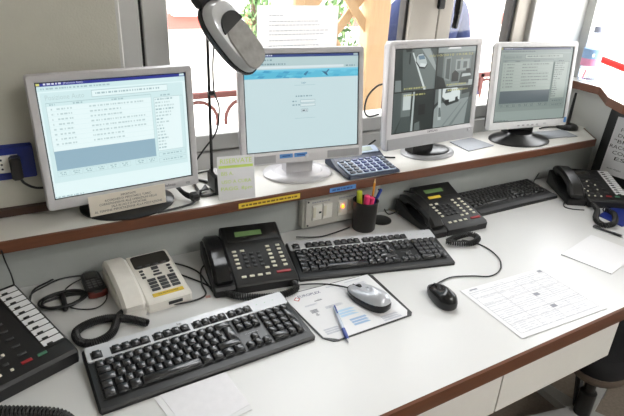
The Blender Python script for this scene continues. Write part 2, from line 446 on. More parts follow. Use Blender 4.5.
# red barrier and house seen through the side opening
bar = thing('barrier', 'red barrier bar seen through the side opening', 'barrier', (4.2, 2.2, -.9))
MB(mat('barrier_red', (190, 12, 8), .8, spec=.1)).tube([(5.6, 4.23, .04), (3.05, .2, .02)], .030, n=12).part('boom', bar, world=True)
for p in ((5.55, 4.15), (3.1, .28)): bx(MB(RUST), p[0]-.04, p[0]+.04, p[1]-.04, p[1]+.04, -.9, .0).part('post', bar, world=True)
h2 = thing('gatehouse', 'pale low building with brown eaves beyond the barrier', 'building', (11, 5, -.9))
bx(MB(mat('house_white', (238, 234, 228), .8)), 9, 15, -4, 6.5, -.9, .05).part('wall_panel', h2, world=True)
bx(MB(mat('eaves_brown', (168, 136, 112), .7)), 8.6, 15, -4, 6.9, .05, .22).part('eaves', h2, world=True)
bx(MB(mat('house_upper', (235, 230, 226), .8)), 9.3, 15, -4, 6.2, .22, 1.6).part('upper_wall', h2, world=True)

# person outside in a blue jacket
def person():
    root = thing('person', 'person in a blue jacket standing outside behind the window mullion', 'person', (1.95, 2.25, -.9), 8); root.scale = (1.06, 1.06, 1.04)
    J = {  # joint: (x, y, z above the ground, rx, ry)
        'pelvis': (0, 0, .95, .165, .115), 'waist': (0, 0, 1.08, .15, .105), 'chest': (0, -.01, 1.30, .175, .12), 'top': (0, .0, 1.43, .13, .09),
        'neck': (0, -.01, 1.50, .055, .055), 'jaw': (0, -.03, 1.56, .06, .07), 'head': (0, -.02, 1.66, .075, .09), 'crown': (0, -.01, 1.745, .055, .065)}
    for s, n in ((-1, 'l'), (1, 'r')):
        J['sh'+n] = (s*.19, 0, 1.40, .075, .075); J['el'+n] = (s*.33, .03, 1.14, .06, .06); J['wr'+n] = (s*.27, -.14, .95, .035, .035); J['ha'+n] = (s*.235, -.20, .90, .032, .02)
        J['hip'+n] = (s*.09, 0, .90, .095, .1); J['kn'+n] = (s*.10, -.01, .50, .065, .07); J['an'+n] = (s*.11, .01, .09, .045, .05); J['to'+n] = (s*.12, -.15, .04, .04, .035)
    E = [('pelvis', 'waist'), ('waist', 'chest'), ('chest', 'top'), ('top', 'neck'), ('neck', 'jaw'), ('jaw', 'head'), ('head', 'crown')]
    for n in 'lr':
        E += [('top', 'sh'+n), ('sh'+n, 'el'+n), ('el'+n, 'wr'+n), ('wr'+n, 'ha'+n), ('pelvis', 'hip'+n), ('hip'+n, 'kn'+n), ('kn'+n, 'an'+n), ('an'+n, 'to'+n)]
        for k in range(4):                         # fingers hang from the palm
            b = J['ha'+n]; s = -1 if n == 'l' else 1
            J['f%d%s' % (k, n)] = (b[0]+(-.024+.016*k), b[1]-.045, b[2]-.03, .0085, .0085); J['g%d%s' % (k, n)] = (b[0]+(-.026+.017*k), b[1]-.05, b[2]-.072+.006*abs(k-1), .0075, .0075)
            E += [('ha'+n, 'f%d%s' % (k, n)), ('f%d%s' % (k, n), 'g%d%s' % (k, n))]
        b = J['ha'+n]; s = -1 if n == 'l' else 1
        J['t'+n] = (b[0]-s*.04, b[1]-.03, b[2]-.01, .0095, .0095); E.append(('wr'+n, 't'+n))
    names = list(J); me = bpy.data.meshes.new('body')
    me.from_pydata([J[n][:3] for n in names], [(names.index(a), names.index(b)) for a, b in E], [])
    o = bpy.data.objects.new('body', me); COL.objects.link(o)
    sk = o.modifiers.new('skin', 'SKIN'); sk.use_smooth_shade = True
    for i, n in enumerate(names):
        d = me.skin_vertices[0].data[i]; d.radius = J[n][3:5]; d.use_root = (n == 'pelvis')
    sb = o.modifiers.new('sub', 'SUBSURF'); sb.levels = 2; sb.render_levels = 2
    dg = bpy.context.evaluated_depsgraph_get(); m2 = bpy.data.meshes.new_from_object(o.evaluated_get(dg))
    bpy.data.objects.remove(o)
    SK = mat('skin', (206, 160, 134), .5); JK = mat('jacket_blue', (38, 46, 76), .9, spec=.1, var=.12, scale=25, bump=.2, bscale=60); TR = mat('trousers_dark', (52, 54, 66), .8); SH = mat('shoe_black', (28, 26, 26), .5)
    m2.materials.clear()
    for m in (SK, JK, TR, SH): m2.materials.append(m)
    for p in m2.polygons:
        c = p.center; p.use_smooth = True
        arm = abs(c.x) > .17
        if c.z > 1.475: k = 0
        elif arm and c.z < .985 and c.y < -.09: k = 0
        elif c.z > .86 and not (abs(c.x) < .05 and c.z < .88): k = 1
        elif c.z > .1: k = 2
        else: k = 3
        p.material_index = k
    link('body', m2, root)
    hm = MB(mat('hair_dark', (46, 36, 30), .7)); hm.lathe([(.0, .125), (.05, .115), (.085, .07), (.095, .02), (.09, -.03), (.08, -.06)], M=T(0, .012, 1.665) @ RX(14), sy=1.12); hm.part('hair', root)
    MB(SK).box((0, -.115, 1.635), (.022, .03, .035), r=.008, seg=2).part('nose', root)
    for s in (-1, 1):
        MB(mat('eye_white', (232, 230, 226), .3)).lathe([(0, -.011), (.011, -.004), (.011, .004), (0, .011)], M=T(s*.032, -.098, 1.665), n=10).part('eye', root)
        MB(SK).box((s*.082, 0, 1.645), (.014, .032, .055), r=.006, seg=2).part('ear', root)
    MB(mat('lips', (170, 100, 92), .5)).box((0, -.1, 1.595), (.046, .014, .012), r=.005, seg=2).part('mouth', root)
    col = MB(JK); col.lathe([(.078, 0), (.07, .045), (.06, .045), (.062, 0)], M=T(0, -.005, 1.435), sy=1.0); col.part('collar', root)
person()

# ------------------------------------------------------------------ desk and shelf
dk = thing('desk', 'long white laminate desk with brown wooden front edge', 'desk', (.6, .93, -.74))
def yf(x): return .562+(x-.51)*.018
top = MB(LAMIN); top.prism([(-1.75, yf(-1.75)+.006), (2.1, yf(2.1)+.006), (2.1, 1.297), (-1.75, 1.297)], -.040, 0.0); top.part('desk_top', dk, world=True)
tm = MB(WOOD); a = (-1.75, yf(-1.75)); b = (2.1, yf(2.1))
tm.loops([[(x, y+.0055, -.041), (x, y, -.039), (x, y-.002, -.02), (x, y, -.002), (x, y+.0055, .0004)] for x, y in (a, b)]); tm.part('edge_trim', dk, world=True)
FRONT = mat('drawer_white', (238, 236, 230), .4, var=.02)
for x0, x1 in ((.30, .846), (.851, 1.281)):
    m = MB(FRONT); m.loops([[(x, yf(x)+.010, z0), (x, yf(x)+.028, z0), (x, yf(x)+.028, z1), (x, yf(x)+.010, z1)] for x, z0, z1 in ((x0, -.163, -.043), (x1, -.163, -.043))]); m.part('drawer_front', dk, world=True)
bx(MB(FRONT), .30, .83, .60, 1.1, -.16, -.042).part('drawer_box', dk, world=True)
bx(MB(FRONT), .86, 1.26, .62, 1.1, -.155, -.042).part('drawer_box', dk, world=True)
for x in (-1.74, .27, 2.06): bx(MB(FRONT), x, x+.03, .66, 1.28, -.738, -.041).part('side_panel', dk, world=True)
sf = thing('wall_shelf', 'long white raised shelf with brown wooden edge below the window', 'shelf', (.5, 1.36, .138))
spoly = [(-1.78, 1.226), (1.998, 1.226), (2.10, 1.356), (2.118, 1.356), (2.118, 1.468), (.243, 1.468), (.243, 1.369), (-1.78, 1.369)]
MB(SHELFW).prism(spoly, .1385, .1675).part('shelf_board', sf, world=True)
tm = MB(WOOD)
tm.loops([[(x, 1.226, .1383), (x, 1.221, .1395), (x, 1.220, .153), (x, 1.221, .1665), (x, 1.226, .168)] for x in (-1.78, 1.998)])
p0 = Vector((1.998, 1.2225, 0)); p1 = Vector((2.10, 1.3525, 0)); n = Vector((.787, -.617, 0))*.003
tm.loops([[q+Vector((0, 0, z)) for q in (p0, p1, p1+n, p0+n)] for z in (.1385, .168)])
tm.part('edge_trim', sf, world=True)
S = .168
# grommet and cover plates
MB(BLACKS).lathe([(.036, 0), (.036, .003), (.03, .0045), (0, .0045)], M=T(.985, 1.245, .0004)).thing('cable_grommet', 'black round cable grommet in the desk behind the pen cup', 'grommet')

# ------------------------------------------------------------------ screens
class Draw:
    """paints a display with thin flat glowing shapes; u, v run 0..1 from the top left"""
    def __init__(s, w, h, gain): s.w = w; s.h = h; s.g = gain; s.mb = MB(); s.k = 0
    def P(s, u, v): return ((u-.5)*s.w, -.0003-s.k*.00004, (.5-v)*s.h)
    def poly(s, pts, col): s.k += 1; s.mb.quad([s.P(u, v) for u, v in pts], emit(col, s.g)); return s
    def R(s, u0, v0, u1, v1, col): return s.poly([(u0, v1), (u1, v1), (u1, v0), (u0, v0)], col)
    def text(s, t, u, v, size, col, align='LEFT', width=None):
        s.k += 1; p = s.P(u, v); s.mb.text(t, size*s.h, emit(col, s.g), T(*p) @ RX(90), align, width*s.w if width else None); return s
    def scrib(s, u0, v, u1, h, col, rnd):
        u = u0; s.k += 1
        while u < u1:
            w = rnd.uniform(.006, .022); e = min(u+w, u1)
            s.mb.quad([s.P(u, v+h), s.P(e, v+h), s.P(e, v), s.P(u, v)], emit(col, s.g)); u = e+rnd.uniform(.004, .012)
        return s

def access_screen(w, h, gain, pal):
    d = Draw(w, h, gain); r = random.Random(11)
    bgc, navy, ink, panel, white, slate, soft = pal
    navy, dk_ = navy, ink
    d.R(0, 0, 1, .034, navy); d.scrib(.05, .010, .16, .014, (225, 230, 245), r); d.text('[Posizione Auto]', .17, .017, .022, (225, 230, 245))
    d.R(.006, .006, .028, .028, (225, 225, 120)); d.R(.955, .007, .99, .027, panel)
    d.R(0, .034, 1, .075, panel); d.scrib(.03, .048, .46, .013, ink, r)
    d.R(.02, .085, .975, .855, panel)
    d.text('Posizione Auto', .045, .128, .060, soft, width=.24)
    d.R(.335, .092, .86, .150, ink); d.R(.338, .096, .858, .146, white); d.scrib(.36, .112, .80, .015, ink, r)
    d.R(.045, .168, .735, .60, ink); d.R(.047, .172, .733, .60, white)
    d.R(.047, .172, .733, .198, panel); d.scrib(.065, .178, .10, .013, ink, r); d.scrib(.21, .178, .27, .013, ink, r); d.scrib(.46, .178, .54, .013, ink, r)
    for k in range(9):
        v = .212+k*.042; d.R(.047, v+.027, .733, v+.029, panel)
        if k < 8: d.scrib(.07, v+.004, .085, .014, soft, r); d.scrib(.105, v+.004, .20, .014, soft, r); d.scrib(.31, v+.004, r.choice((.52, .62, .68)), .014, soft, r)
    d.R(.047, .575, .733, .745, slate)
    for k in range(8):
        u = .047+k*.083+(.03 if k > 5 else 0); d.R(u, .752, u+.076, .80, ink); d.R(u+.001, .754, u+.075, .798, panel); d.scrib(u+.015, .762, u+.06, .010, ink, r); d.scrib(u+.022, .779, u+.055, .010, ink, r)
    d.scrib(.80, .178, .87, .013, ink, r); d.R(.75, .20, .965, .70, ink); d.R(.752, .203, .963, .697, white)
    for k in range(16): d.scrib(.757, .212+k*.030, r.uniform(.80, .90), .014, soft if k % 3 else ink, r)
    d.R(.94, .203, .963, .697, panel)
    for v in (.715, .77): d.R(.75, v, .96, v+.04, ink); d.R(.752, v+.002, .958, v+.038, panel); d.scrib(.78, v+.012, .93, .012, ink, r)
    d.scrib(.01, .972, .20, .012, ink, r)
    return d
def login_screen(w, h, gain):
    d = Draw(w, h, gain); r = random.Random(5); bgc = (203, 226, 230); ink = (120, 150, 160)
    d.R(0, 0, 1, .034, (36, 62, 130)); d.scrib(.02, .010, .25, .014, (220, 228, 240), r); d.R(.95, .007, .99, .027, (180, 200, 205))
    d.R(0, .034, 1, .15, (186, 210, 212)); d.scrib(.02, .055, .24, .014, ink, r); d.scrib(.04, .095, .35, .016, ink, r); d.R(.10, .122, .86, .145, (222, 236, 240)); d.scrib(.88, .126, .97, .014, ink, r)
    d.R(0, .155, 1, .245, (92, 192, 222)); d.R(0, .155, 1, .175, (120, 206, 232))
    for k in range(26):
        u = r.uniform(0, .95); v = r.uniform(.16, .225); d.poly([(u, v+.02), (u+.05, v+.026), (u+.07, v+.006), (u+.02, v)], r.choice(((76, 178, 212), (110, 204, 230), (64, 160, 200))))
    d.poly([(.50, .21), (.52, .225), (.545, .18), (.53, .18)], (48, 120, 160)); d.poly([(.66, .185), (.70, .225), (.72, .235), (.70, .19)], (40, 96, 130)); d.poly([(.69, .20), (.71, .20), (.73, .17), (.72, .165)], (48, 110, 150))
    d.text('Login', .50, .295, .026, (60, 120, 150), 'CENTER'); d.R(.42, .318, .60, .321, (160, 190, 196))
    d.scrib(.43, .425, .58, .013, ink, r); d.scrib(.40, .477, .435, .012, ink, r); d.scrib(.40, .515, .465, .012, ink, r)
    for v in (.470, .510): d.R(.47, v, .60, v+.03, ink); d.R(.472, v+.003, .598, v+.027, (222, 238, 240))
    d.R(.475, .565, .535, .598, ink); d.R(.477, .568, .533, .595, (206, 220, 224)); d.scrib(.487, .576, .525, .012, (70, 90, 100), r)
    d.R(.42, .66, .60, .663, (160, 190, 196))
    return d
def cctv_screen(w, h, gain):
    d = Draw(w, h, gain); r = random.Random(9); g = lambda v, t=7: tuple(max(6, min(250, (v-108)*1.3+108+o)) for o in (-t, t*.7, t*.4))
    # top left: street with a parked car
    d.R(0, 0, .492, .495, g(104)); d.poly([(.0, .495), (.0, .0), (.10, .0), (.11, .495)], g(64)); d.poly([(.11, .495), (.09, .0), (.20, .0), (.36, .495)], g(96))
    d.poly([(.36, .495), (.20, .05), (.215, .05), (.385, .495)], g(206)); d.poly([(.385, .495), (.215, .05), (.25, 0), (.492, 0), (.492, .495)], g(120)); d.poly([(.30, .0), (.492, .28), (.492, .22), (.40, .0)], g(160)); d.poly([(.40, 0), (.492, .14), (.492, 0)], g(84))
    d.poly([(.245, .165), (.29, .235), (.355, .245), (.385, .20), (.365, .13), (.325, .06), (.265, .07), (.245, .11)], g(46)); d.poly([(.25, .15), (.295, .215), (.355, .225), (.38, .18), (.36, .12), (.32, .065), (.27, .075), (.25, .11)], g(188)); d.poly([(.27, .09), (.285, .135), (.355, .13), (.335, .085)], (110, 140, 160)); d.poly([(.295, .215), (.355, .225), (.378, .19), (.30, .175)], g(214))
    d.poly([(.165, .17), (.18, .19), (.185, .06), (.17, .05)], g(50)); d.poly([(.12, .0), (.20, .0), (.19, .035), (.13, .04)], g(44)); d.poly([(.02, .495), (.02, .36), (.085, .36), (.095, .495)], g(132))
    # top right: office
    d.R(.502, 0, 1, .495, g(120)); d.R(.502, 0, 1, .07, g(150)); d.poly([(.62, .03), (.80, .03), (.78, .005), (.66, .005)], g(226)); d.R(.502, .07, .58, .495, g(86)); d.poly([(.60, .40), (.60, .13), (.68, .12), (.68, .42)], g(140)); d.poly([(.62, .38), (.62, .15), (.67, .145), (.67, .40)], g(90)); d.R(.74, .16, .92, .30, g(152)); d.R(.76, .18, .80, .28, g(104)); d.R(.84, .19, .89, .27, g(98)); d.R(.94, .10, 1, .495, g(96))
    d.poly([(.70, .43), (.70, .33), (.74, .29), (.79, .33), (.79, .43)], g(40)); d.poly([(.80, .45), (.82, .32), (.90, .30), (.96, .36), (.95, .46)], g(66)); d.poly([(.84, .34), (.94, .34), (.96, .37), (.83, .38)], g(180)); d.poly([(.51, .495), (.51, .34), (.60, .38), (.64, .495)], g(48)); d.poly([(.88, .28), (.94, .28), (.95, .34), (.89, .34)], g(44)); d.poly([(.66, .495), (.70, .45), (.92, .47), (.95, .495)], g(150)); d.R(.93, .42, .98, .495, g(170))
    # bottom left: corridor with a door
    d.R(0, .505, .492, 1, g(62)); d.poly([(.0, 1), (.0, .505), (.10, .505), (.11, .80), (.02, 1)], g(92)); d.poly([(.10, .80), (.10, .505), (.22, .505), (.21, .80)], g(120)); d.R(.12, .53, .21, .72, g(196)); d.poly([(.05, 1), (.11, .80), (.21, .80), (.24, 1)], g(86)); d.poly([(.225, 1), (.235, .505), (.255, .505), (.25, 1)], g(176)); d.poly([(.255, 1), (.26, .505), (.492, .505), (.492, 1)], g(56)); d.R(.31, .67, .39, .80, g(32)); d.poly([(.27, 1), (.27, .90), (.33, .88), (.34, 1)], g(110))
    # bottom right: yard with an ambulance
    d.R(.502, .505, 1, 1, g(150)); d.poly([(.502, .70), (.502, .505), (1, .505), (1, .64)], g(112)); d.poly([(.60, .61), (.60, .505), (.78, .505), (.83, .56), (.83, .66), (.70, .70)], g(212)); d.poly([(.63, .57), (.64, .52), (.71, .515), (.71, .56)], g(96)); d.poly([(.60, .62), (.66, .69), (.82, .66), (.82, .69), (.66, .73), (.60, .66)], g(56)); d.poly([(.64, .70), (.64, .65), (.69, .65), (.69, .71)], g(30)); d.poly([(.77, .68), (.77, .63), (.80, .62), (.81, .67)], g(34)); d.poly([(.85, .60), (.86, .51), (.96, .505), (.97, .58)], g(58)); d.poly([(.56, .90), (.545, .505), (.575, .505), (.60, .90)], g(186)); d.poly([(.565, .86), (.56, .74), (.585, .74), (.60, .86)], g(110)); d.poly([(.502, .76), (.502, .70), (.55, .66), (.55, .70)], g(60)); d.poly([(.70, 1), (.95, .66), (.965, .66), (.74, 1)], g(126)); d.poly([(.60, 1), (.85, .70), (.86, .70), (.63, 1)], g(134)); d.poly([(.92, 1), (.95, .62), (1, .56), (1, 1)], g(98)); d.poly([(.955, .66), (.96, .52), (1, .50), (1, .60)], g(40))
    d.R(.490, 0, .504, 1, (14, 18, 18)); d.R(0, .492, 1, .508, (14, 18, 18))
    d.text('05/10/2010 19:58:52', .395, .10, .036, (200, 196, 120), width=.56); d.text('04', .80, .155, .034, (210, 206, 150))
    for (u, v) in ((.12, .455), (.64, .455), (.12, .535), (.66, .525)): d.scrib(u, v, u+.26, .018, (196, 196, 130), r)
    return d

# ------------------------------------------------------------------ monitors
def monitor(name, label, base, panel, yaw, tilt, w, h, bez, screen, bgcol, gain, front, back, base_fn, chin=None, depth=.055):
    root = thing(name, label, 'monitor', (base[0], base[1], S), yaw, group='flat screen monitors on the shelf')
    d = Vector((panel[0]-base[0], panel[1]-base[1], 0)); d.rotate(Euler((0, 0, -math.radians(yaw))))
    Mp = T(d.x, d.y, panel[2]-S) @ RX(-tilt)
    l, r_, t, b = bez
    ow, oh = w, h; iw, ih = w-l-r_, h-t-b; icx = (l-r_)/2; icz = (b-t)/2
    def L(ww, hh, rr, cx, cz, y): return [(p[0], y, p[1]) for p in rrect(ww, hh, rr, 3, cx, cz)]
    f = MB(front, Mp)
    f.loops([L(iw, ih, .0015, icx, icz, .0045), L(iw+.002, ih+.002, .002, icx, icz, .0008), L(iw+.005, ih+.005, .003, icx, icz, 0), L(ow-.004, oh-.004, .006, 0, 0, 0), L(ow, oh, .008, 0, 0, .003), L(ow, oh, .008, 0, 0, .020)], cap0=False, cap1=True)
    bezel = f.part('bezel', root)
    hb = MB(back, Mp)
    hb.loops([L(ow-.006, oh-.006, .008, 0, 0, .0195), L(ow-.012, oh-.012, .01, 0, 0, .034), L(ow*.80, oh*.80, .02, 0, 0, depth-.008), L(ow*.76, oh*.76, .02, 0, 0, depth)])
    hs_ = hb.part('back_housing', root)
    vm = MB(BLACK, Mp)
    for k in range(7): vm.box((0, depth+.0005, oh*(.18+.02*k)), (ow*.5, .002, .004))
    vm.part('vent_slots', hs_)
    gain *= 2**-EXPOSURE
    s = MB(emit(bgcol, gain), Mp); s.quad([(icx-iw/2, .0042, icz-ih/2), (icx+iw/2, .0042, icz-ih/2), (icx+iw/2, .0042, icz+ih/2), (icx-iw/2, .0042, icz+ih/2)])
    sc = s.part('screen', root, smooth=0)
    dr = screen(iw, ih, gain); m = Mp @ T(icx, .0042, icz); dr.mb.v = [m @ p for p in dr.mb.v]; dr.mb.part('screen_image', sc, smooth=0)
    ln = MB(GASKET, Mp); e = .0022
    for (x0, x1, z0, z1) in ((-iw/2, iw/2, ih/2-e, ih/2), (-iw/2, iw/2, -ih/2, -ih/2+e), (-iw/2, -iw/2+e, -ih/2, ih/2), (iw/2-e, iw/2, -ih/2, ih/2)):
        ln.box((icx+(x0+x1)/2, .0025, icz+(z0+z1)/2), (x1-x0, .0012, z1-z0))
    ln.part('screen_border', root)
    if chin: chin(root, bezel, Mp, w, h)
    base_fn(root, Mp, d)
    return root
def neck(root, Mp, mat_, x=0, wd=.07, zb=.012, zt=-.06, y0=.03):
    lo = Mp @ Vector((x, .035, 0)); n = MB(mat_)
    c = Mp @ Vector((x, .040, zt))
    n.loops([[(c.x-wd/2, c.y-.014, zb), (c.x+wd/2, c.y-.014, zb), (c.x+wd/2, c.y+.026, zb), (c.x-wd/2, c.y+.026, zb)],
             [(c.x-wd/2, c.y-.006, c.z), (c.x+wd/2, c.y-.006, c.z), (c.x+wd/2, c.y+.02, c.z), (c.x-wd/2, c.y+.02, c.z)]])
    n.part('neck', root)
def logo(parent, Mp, s, x, z, size, m, y=-.0006):
    MB(m).text(s, size, M=Mp @ T(x, y, z) @ RX(90)).part('lettering', parent, smooth=0)

# monitor 1 (left)
def base1(root, Mp, d):
    MB(BLACKS).lathe([(.118, 0), (.118, .004), (.110, .0075), (.05, .010), (0, .010)], M=T(0, .012, 0), n=36, sy=.86).part('base', root); neck(root, Mp, BLACKS, zb=.007)
def chin1(root, bz, Mp, w, h):
    logo(bz, Mp, 'Belinea', .105, -h/2+.012, .011, INKD)
    MB(SILVERD, Mp).box((.155, -.001, -h/2+.010), (.012, .004, .006), r=.0015).part('power_button', bz)
PAL1 = ((226, 246, 247), (36, 48, 142), (164, 190, 194), (208, 234, 236), (230, 247, 248), (146, 178, 194), (186, 208, 210))
m1 = monitor('monitor', 'silver monitor with a database form, nearest the blue socket', (.219, 1.312), (.215, 1.289, .358), 5.0, 2.4, .372, .312, (.017, .017, .017, .026),
        lambda w, h, g: access_screen(w, h, g, PAL1), PAL1[0], 1.0, SILVERM, mat('monitor_back_grey', (150, 150, 152), .45), base1, chin1)
# monitor 2
def base2(root, Mp, d):
    b = MB(SILVERM); b.lathe([(.108, 0), (.108, .006), (.100, .011), (.078, .013), (.074, .010), (.05, .010), (0, .010)], n=40, sy=.80); b.part('base', root)
    neck(root, Mp, SILVERM, wd=.085, zb=.008)
def chin2(root, bz, Mp, w, h):
    MB(SILVERD, Mp).box((-w/2+.055, -.0006, -h/2+.016), (.09, .0012, .022), r=.0004).part('speaker_strip', bz)
    MB(SILVERD, Mp).box((w/2-.065, -.0006, -h/2+.016), (.105, .0012, .022), r=.0004).part('speaker_strip', bz)
    MB(SILVER, Mp).lathe([(.006, 0), (.005, .0025), (0, .003)], M=T(.006, 0, -h/2+.017) @ RX(90), n=14).part('power_button', bz)
    for x in (-.058, -.013):
        st = MB(BLUEL, Mp).box((x, -.0005, -h/2+.022), (.040, .0008, .012)).part('sticker', bz)
        bx(MB(mat('ink_blue', (40, 76, 140), .7), Mp), x-.012, x+.012, -.0012, -.0009, -h/2+.0205, -h/2+.0235).part('print', st)
m2 = monitor('monitor', 'silver monitor with a login page, in front of the white letter', (.725, 1.345), (.721, 1.312, .385), -6.1, 8.1, .38, .322, (.016, .016, .017, .036),
        login_screen, (203, 226, 230), .92, SILVERM, BLACKS, base2, chin2, depth=.06)
# monitor 3
def base3(root, Mp, d):
    MB(SILVERD).lathe([(.105, 0), (.105, .005), (.098, .010), (.085, .012)], n=36, sy=.74).part('base_rim', root)
    MB(BLACKS).lathe([(.086, .0118), (.08, .015), (.04, .019), (0, .019)], n=36, sy=.74).part('base', root); neck(root, Mp, BLACKS, wd=.09, zb=.015)
def chin3(root, bz, Mp, w, h):
    c = MB(SILVERD, Mp); c.extx([(-.006, -h/2+.002), (.004, -h/2-.002), (.018, -h/2-.002), (.018, -h/2+.036), (-.001, -h/2+.036)], -w/2+.006, w/2-.006, b=.002); c.part('lower_flap', bz)
    logo(bz, Mp, 'SAMSUNG', .0, -h/2+.043, .010, INKD); logo(bz, Mp, 'SyncMaster 710v', -w/2+.045, h/2-.010, .006, INK)
    logo(bz, Mp, '710v', w/2-.03, h/2-.010, .006, INK)
    MB(SILVER, Mp).lathe([(.005, 0), (.004, .002), (0, .0025)], M=T(w/2-.03, -.003, -h/2+.03) @ RX(90), n=14).part('power_button', bz)
m3 = monitor('monitor', 'silver monitor showing four security camera pictures', (1.24, 1.349), (1.196, 1.302, .39), 2.7, 5.1, .395, .332, (.023, .023, .023, .05),
        cctv_screen, (70, 78, 76), .75, SILVERM, SILVERD, base3, chin3)
# monitor 4
def base4(root, Mp, d):
    MB(BLACKS).lathe([(.125, 0), (.125, .004), (.118, .009), (.06, .022), (.05, .03), (0, .03)], n=40, sy=.74).part('base', root); neck(root, Mp, BLACKS, wd=.12, zb=.02)
def chin4(root, bz, Mp, w, h):
    logo(bz, Mp, 'ADI', .075, -h/2+.013, .009, INK)
    for k in range(5): MB(SILVERD, Mp).box((-.05+k*.022, -.0008, -h/2+.012), (.010, .0016, .005), r=.0005).part('button', bz)
    MB(BLUEL, Mp).box((w/2-.012, -.0004, -h/2+.022), (.012, .0006, .02)).part('sticker', bz)
PAL4 = ((176, 192, 186), (62, 72, 112), (104, 116, 116), (158, 174, 168), (188, 202, 192), (96, 112, 118), (122, 134, 132))
m4 = monitor('monitor', 'pale framed monitor with black back and dim database form, rightmost on the shelf', (1.685, 1.335), (1.703, 1.332, .375), -8.0, 6.4, .373, .313, (.018, .018, .018, .028),
        lambda w, h, g: access_screen(w, h, g, PAL4), PAL4[0], .62, mat('monitor_pale', (206, 206, 206), .42), BLACK, base4, chin4, depth=.062)

# ------------------------------------------------------------------ keyboards
def frustum(w, d, h):
    mb = MB(KEYM); i = .0011
    def rr(ww, dd, z, dy=0): return [(p[0], p[1]+dy, z) for p in rrect(ww, dd, .0012, 1)]
    mb.loops([rr(w-i, d-i, 0), rr(w-.0052, d-.0048, h-.0007, .0008), rr(w-.0068, d-.0064, h, .0008)], cap0=False)
    return mb.mesh('key', 40)
_km = {}
KT = 4.0                      # key tops lean a little towards the typist
def key(parent, x, y, w, d, M, h=.0075, m=None):
    k = (round(w, 4), round(d, 4), h, m.name if m else '')
    if k not in _km:
        _km[k] = frustum(w, d, h)
        if m: _km[k].materials[0] = m
    A = M @ T(x, y, 0) @ RX(KT)
    o = link('key', _km[k], parent, A.to_translation(), A.to_euler())
    return o
U = .019
def layout(small=False):
    K = []; y = 0
    rows = [[1]*13+[2], [1.5]+[1]*12, [1.75]+[1]*12, [1.25]+[1]*11+[2.75], [1.25, 1.25, 1.25, 6.25, 1.25, 1.25, 1.25, 1.25]]
    for r, row in enumerate(rows):
        x = 0
        for k in row: K.append(((x+k/2)*U, -(r+.5)*U, k*U, U)); x += k
    K.append((14.375*U, -2*U, 1.25*U, 2*U)); K.append((13.25*U*0+13.0*U*0+13.99*U*0+0, 0, 0, 0))
    K = [k for k in K if k[2] > 0]
    return K
def hp_keyboard(label, loc, rot):
    root = thing('keyboard', label, 'keyboard', loc, rot, group='black and silver keyboards')
    w, dp = .457, .166; zf, zr = .0105, .0285; sl = math.degrees(math.atan2(zr-zf, dp)); 
    b = MB(KBODY); b.extx([(-dp/2, .0), (dp/2-.01, .0), (dp/2, .006), (dp/2-.002, zr-.002), (dp/2-.006, zr), (-dp/2+.004, zf), (-dp/2, zf-.004)], -w/2, w/2, b=.004); b.part('body', root)
    Mt = T(0, -dp/2, zf) @ RX(sl)                       # surface frame: y runs from the front edge to the rear
    sv = MB(SILVER, Mt); L_ = dp/math.cos(math.radians(sl))
    f0 = L_-.046
    pl = rrect(w-.010, .044, .006, 3, 0, f0+.022)
    sv.prism(pl, -.001, .0035, b=.001); strip = sv.part('silver_strip', root)
    x0 = -w/2+.0145; ytop = f0-.003
    Mk = Mt @ T(0, 0, .0012)
    wl = MB(BLACKS, Mt)
    for (a, e) in ((x0-.002, x0+15*U+.002), (x0+15.25*U-.002, x0+18.25*U+.002), (x0+18.5*U-.002, x0+22.5*U+.002)):
        wl.box(((a+e)/2, ytop-2.5*U, .0003), (e-a, 5*U+.003, .0006))
    wl.part('key_well', root)
    for (x, y, kw, kd) in layout(): key(root, x0+x, ytop+y, kw, kd, Mk)
    n0 = x0+15.25*U
    for r in range(2):
        for c in range(3): key(root, n0+(c+.5)*U, ytop-(r+.5)*U, U, U, Mk)
    for c in range(3): key(root, n0+(c+.5)*U, ytop-4.5*U, U, U, Mk)
    key(root, n0+1.5*U, ytop-3.5*U, U, U, Mk)
    p0 = x0+18.5*U
    for r in range(5):
        for c in range(4):
            if c == 3 and r in (2, 4): continue
            if r == 4 and c == 1: continue
            if c == 3 and r in (1, 3): key(root, p0+3.5*U, ytop-(r+1)*U, U, 2*U, Mk); continue
            if r == 4 and c == 0: key(root, p0+U, ytop-4.5*U, 2*U, U, Mk); continue
            key(root, p0+(c+.5)*U, ytop-(r+.5)*U, U, U, Mk)
    yF = f0+.015; Mf = Mt @ T(0, 0, .0036); cells = MB(BLACKS, Mt)
    groups = ((0, 1), (2, 4), (6.5, 4), (11, 4), (15.25, 3))
    for (g, n) in groups:
        cells.box((x0+(g+n/2)*U, yF, .0037), (n*U+.003, .0205, .0008), r=.0003)
        for k in range(n): key(root, x0+(g+k+.5)*U, yF, U, .0185, Mf, h=.0065)
    cells.part('function_key_cell', strip)
    for k in range(3): MB(mat('led_green', (150, 190, 150), .4), Mt).box((p0+(.7+k*1.1)*U, f0+.022, .0036), (.003, .0016, .0006)).part('indicator_light', strip)
    MB(INKD).text('hp', .010, M=Mt @ T(x0+9.7*U, f0+.034, .0038)).part('lettering', strip, smooth=0)
    MB(INK).text('invent', .004, M=Mt @ T(x0+16.7*U, ytop-2.6*U, .0012), width=.03).part('lettering', root, smooth=0)
    return root
kb1 = hp_keyboard('black and silver keyboard nearest the camera, beside the folded white paper', (.267, .884, 0), math.degrees(.038))
kb2 = hp_keyboard('black and silver keyboard in front of the pen cup and switch box', (.813, 1.058, 0), math.degrees(-.24))
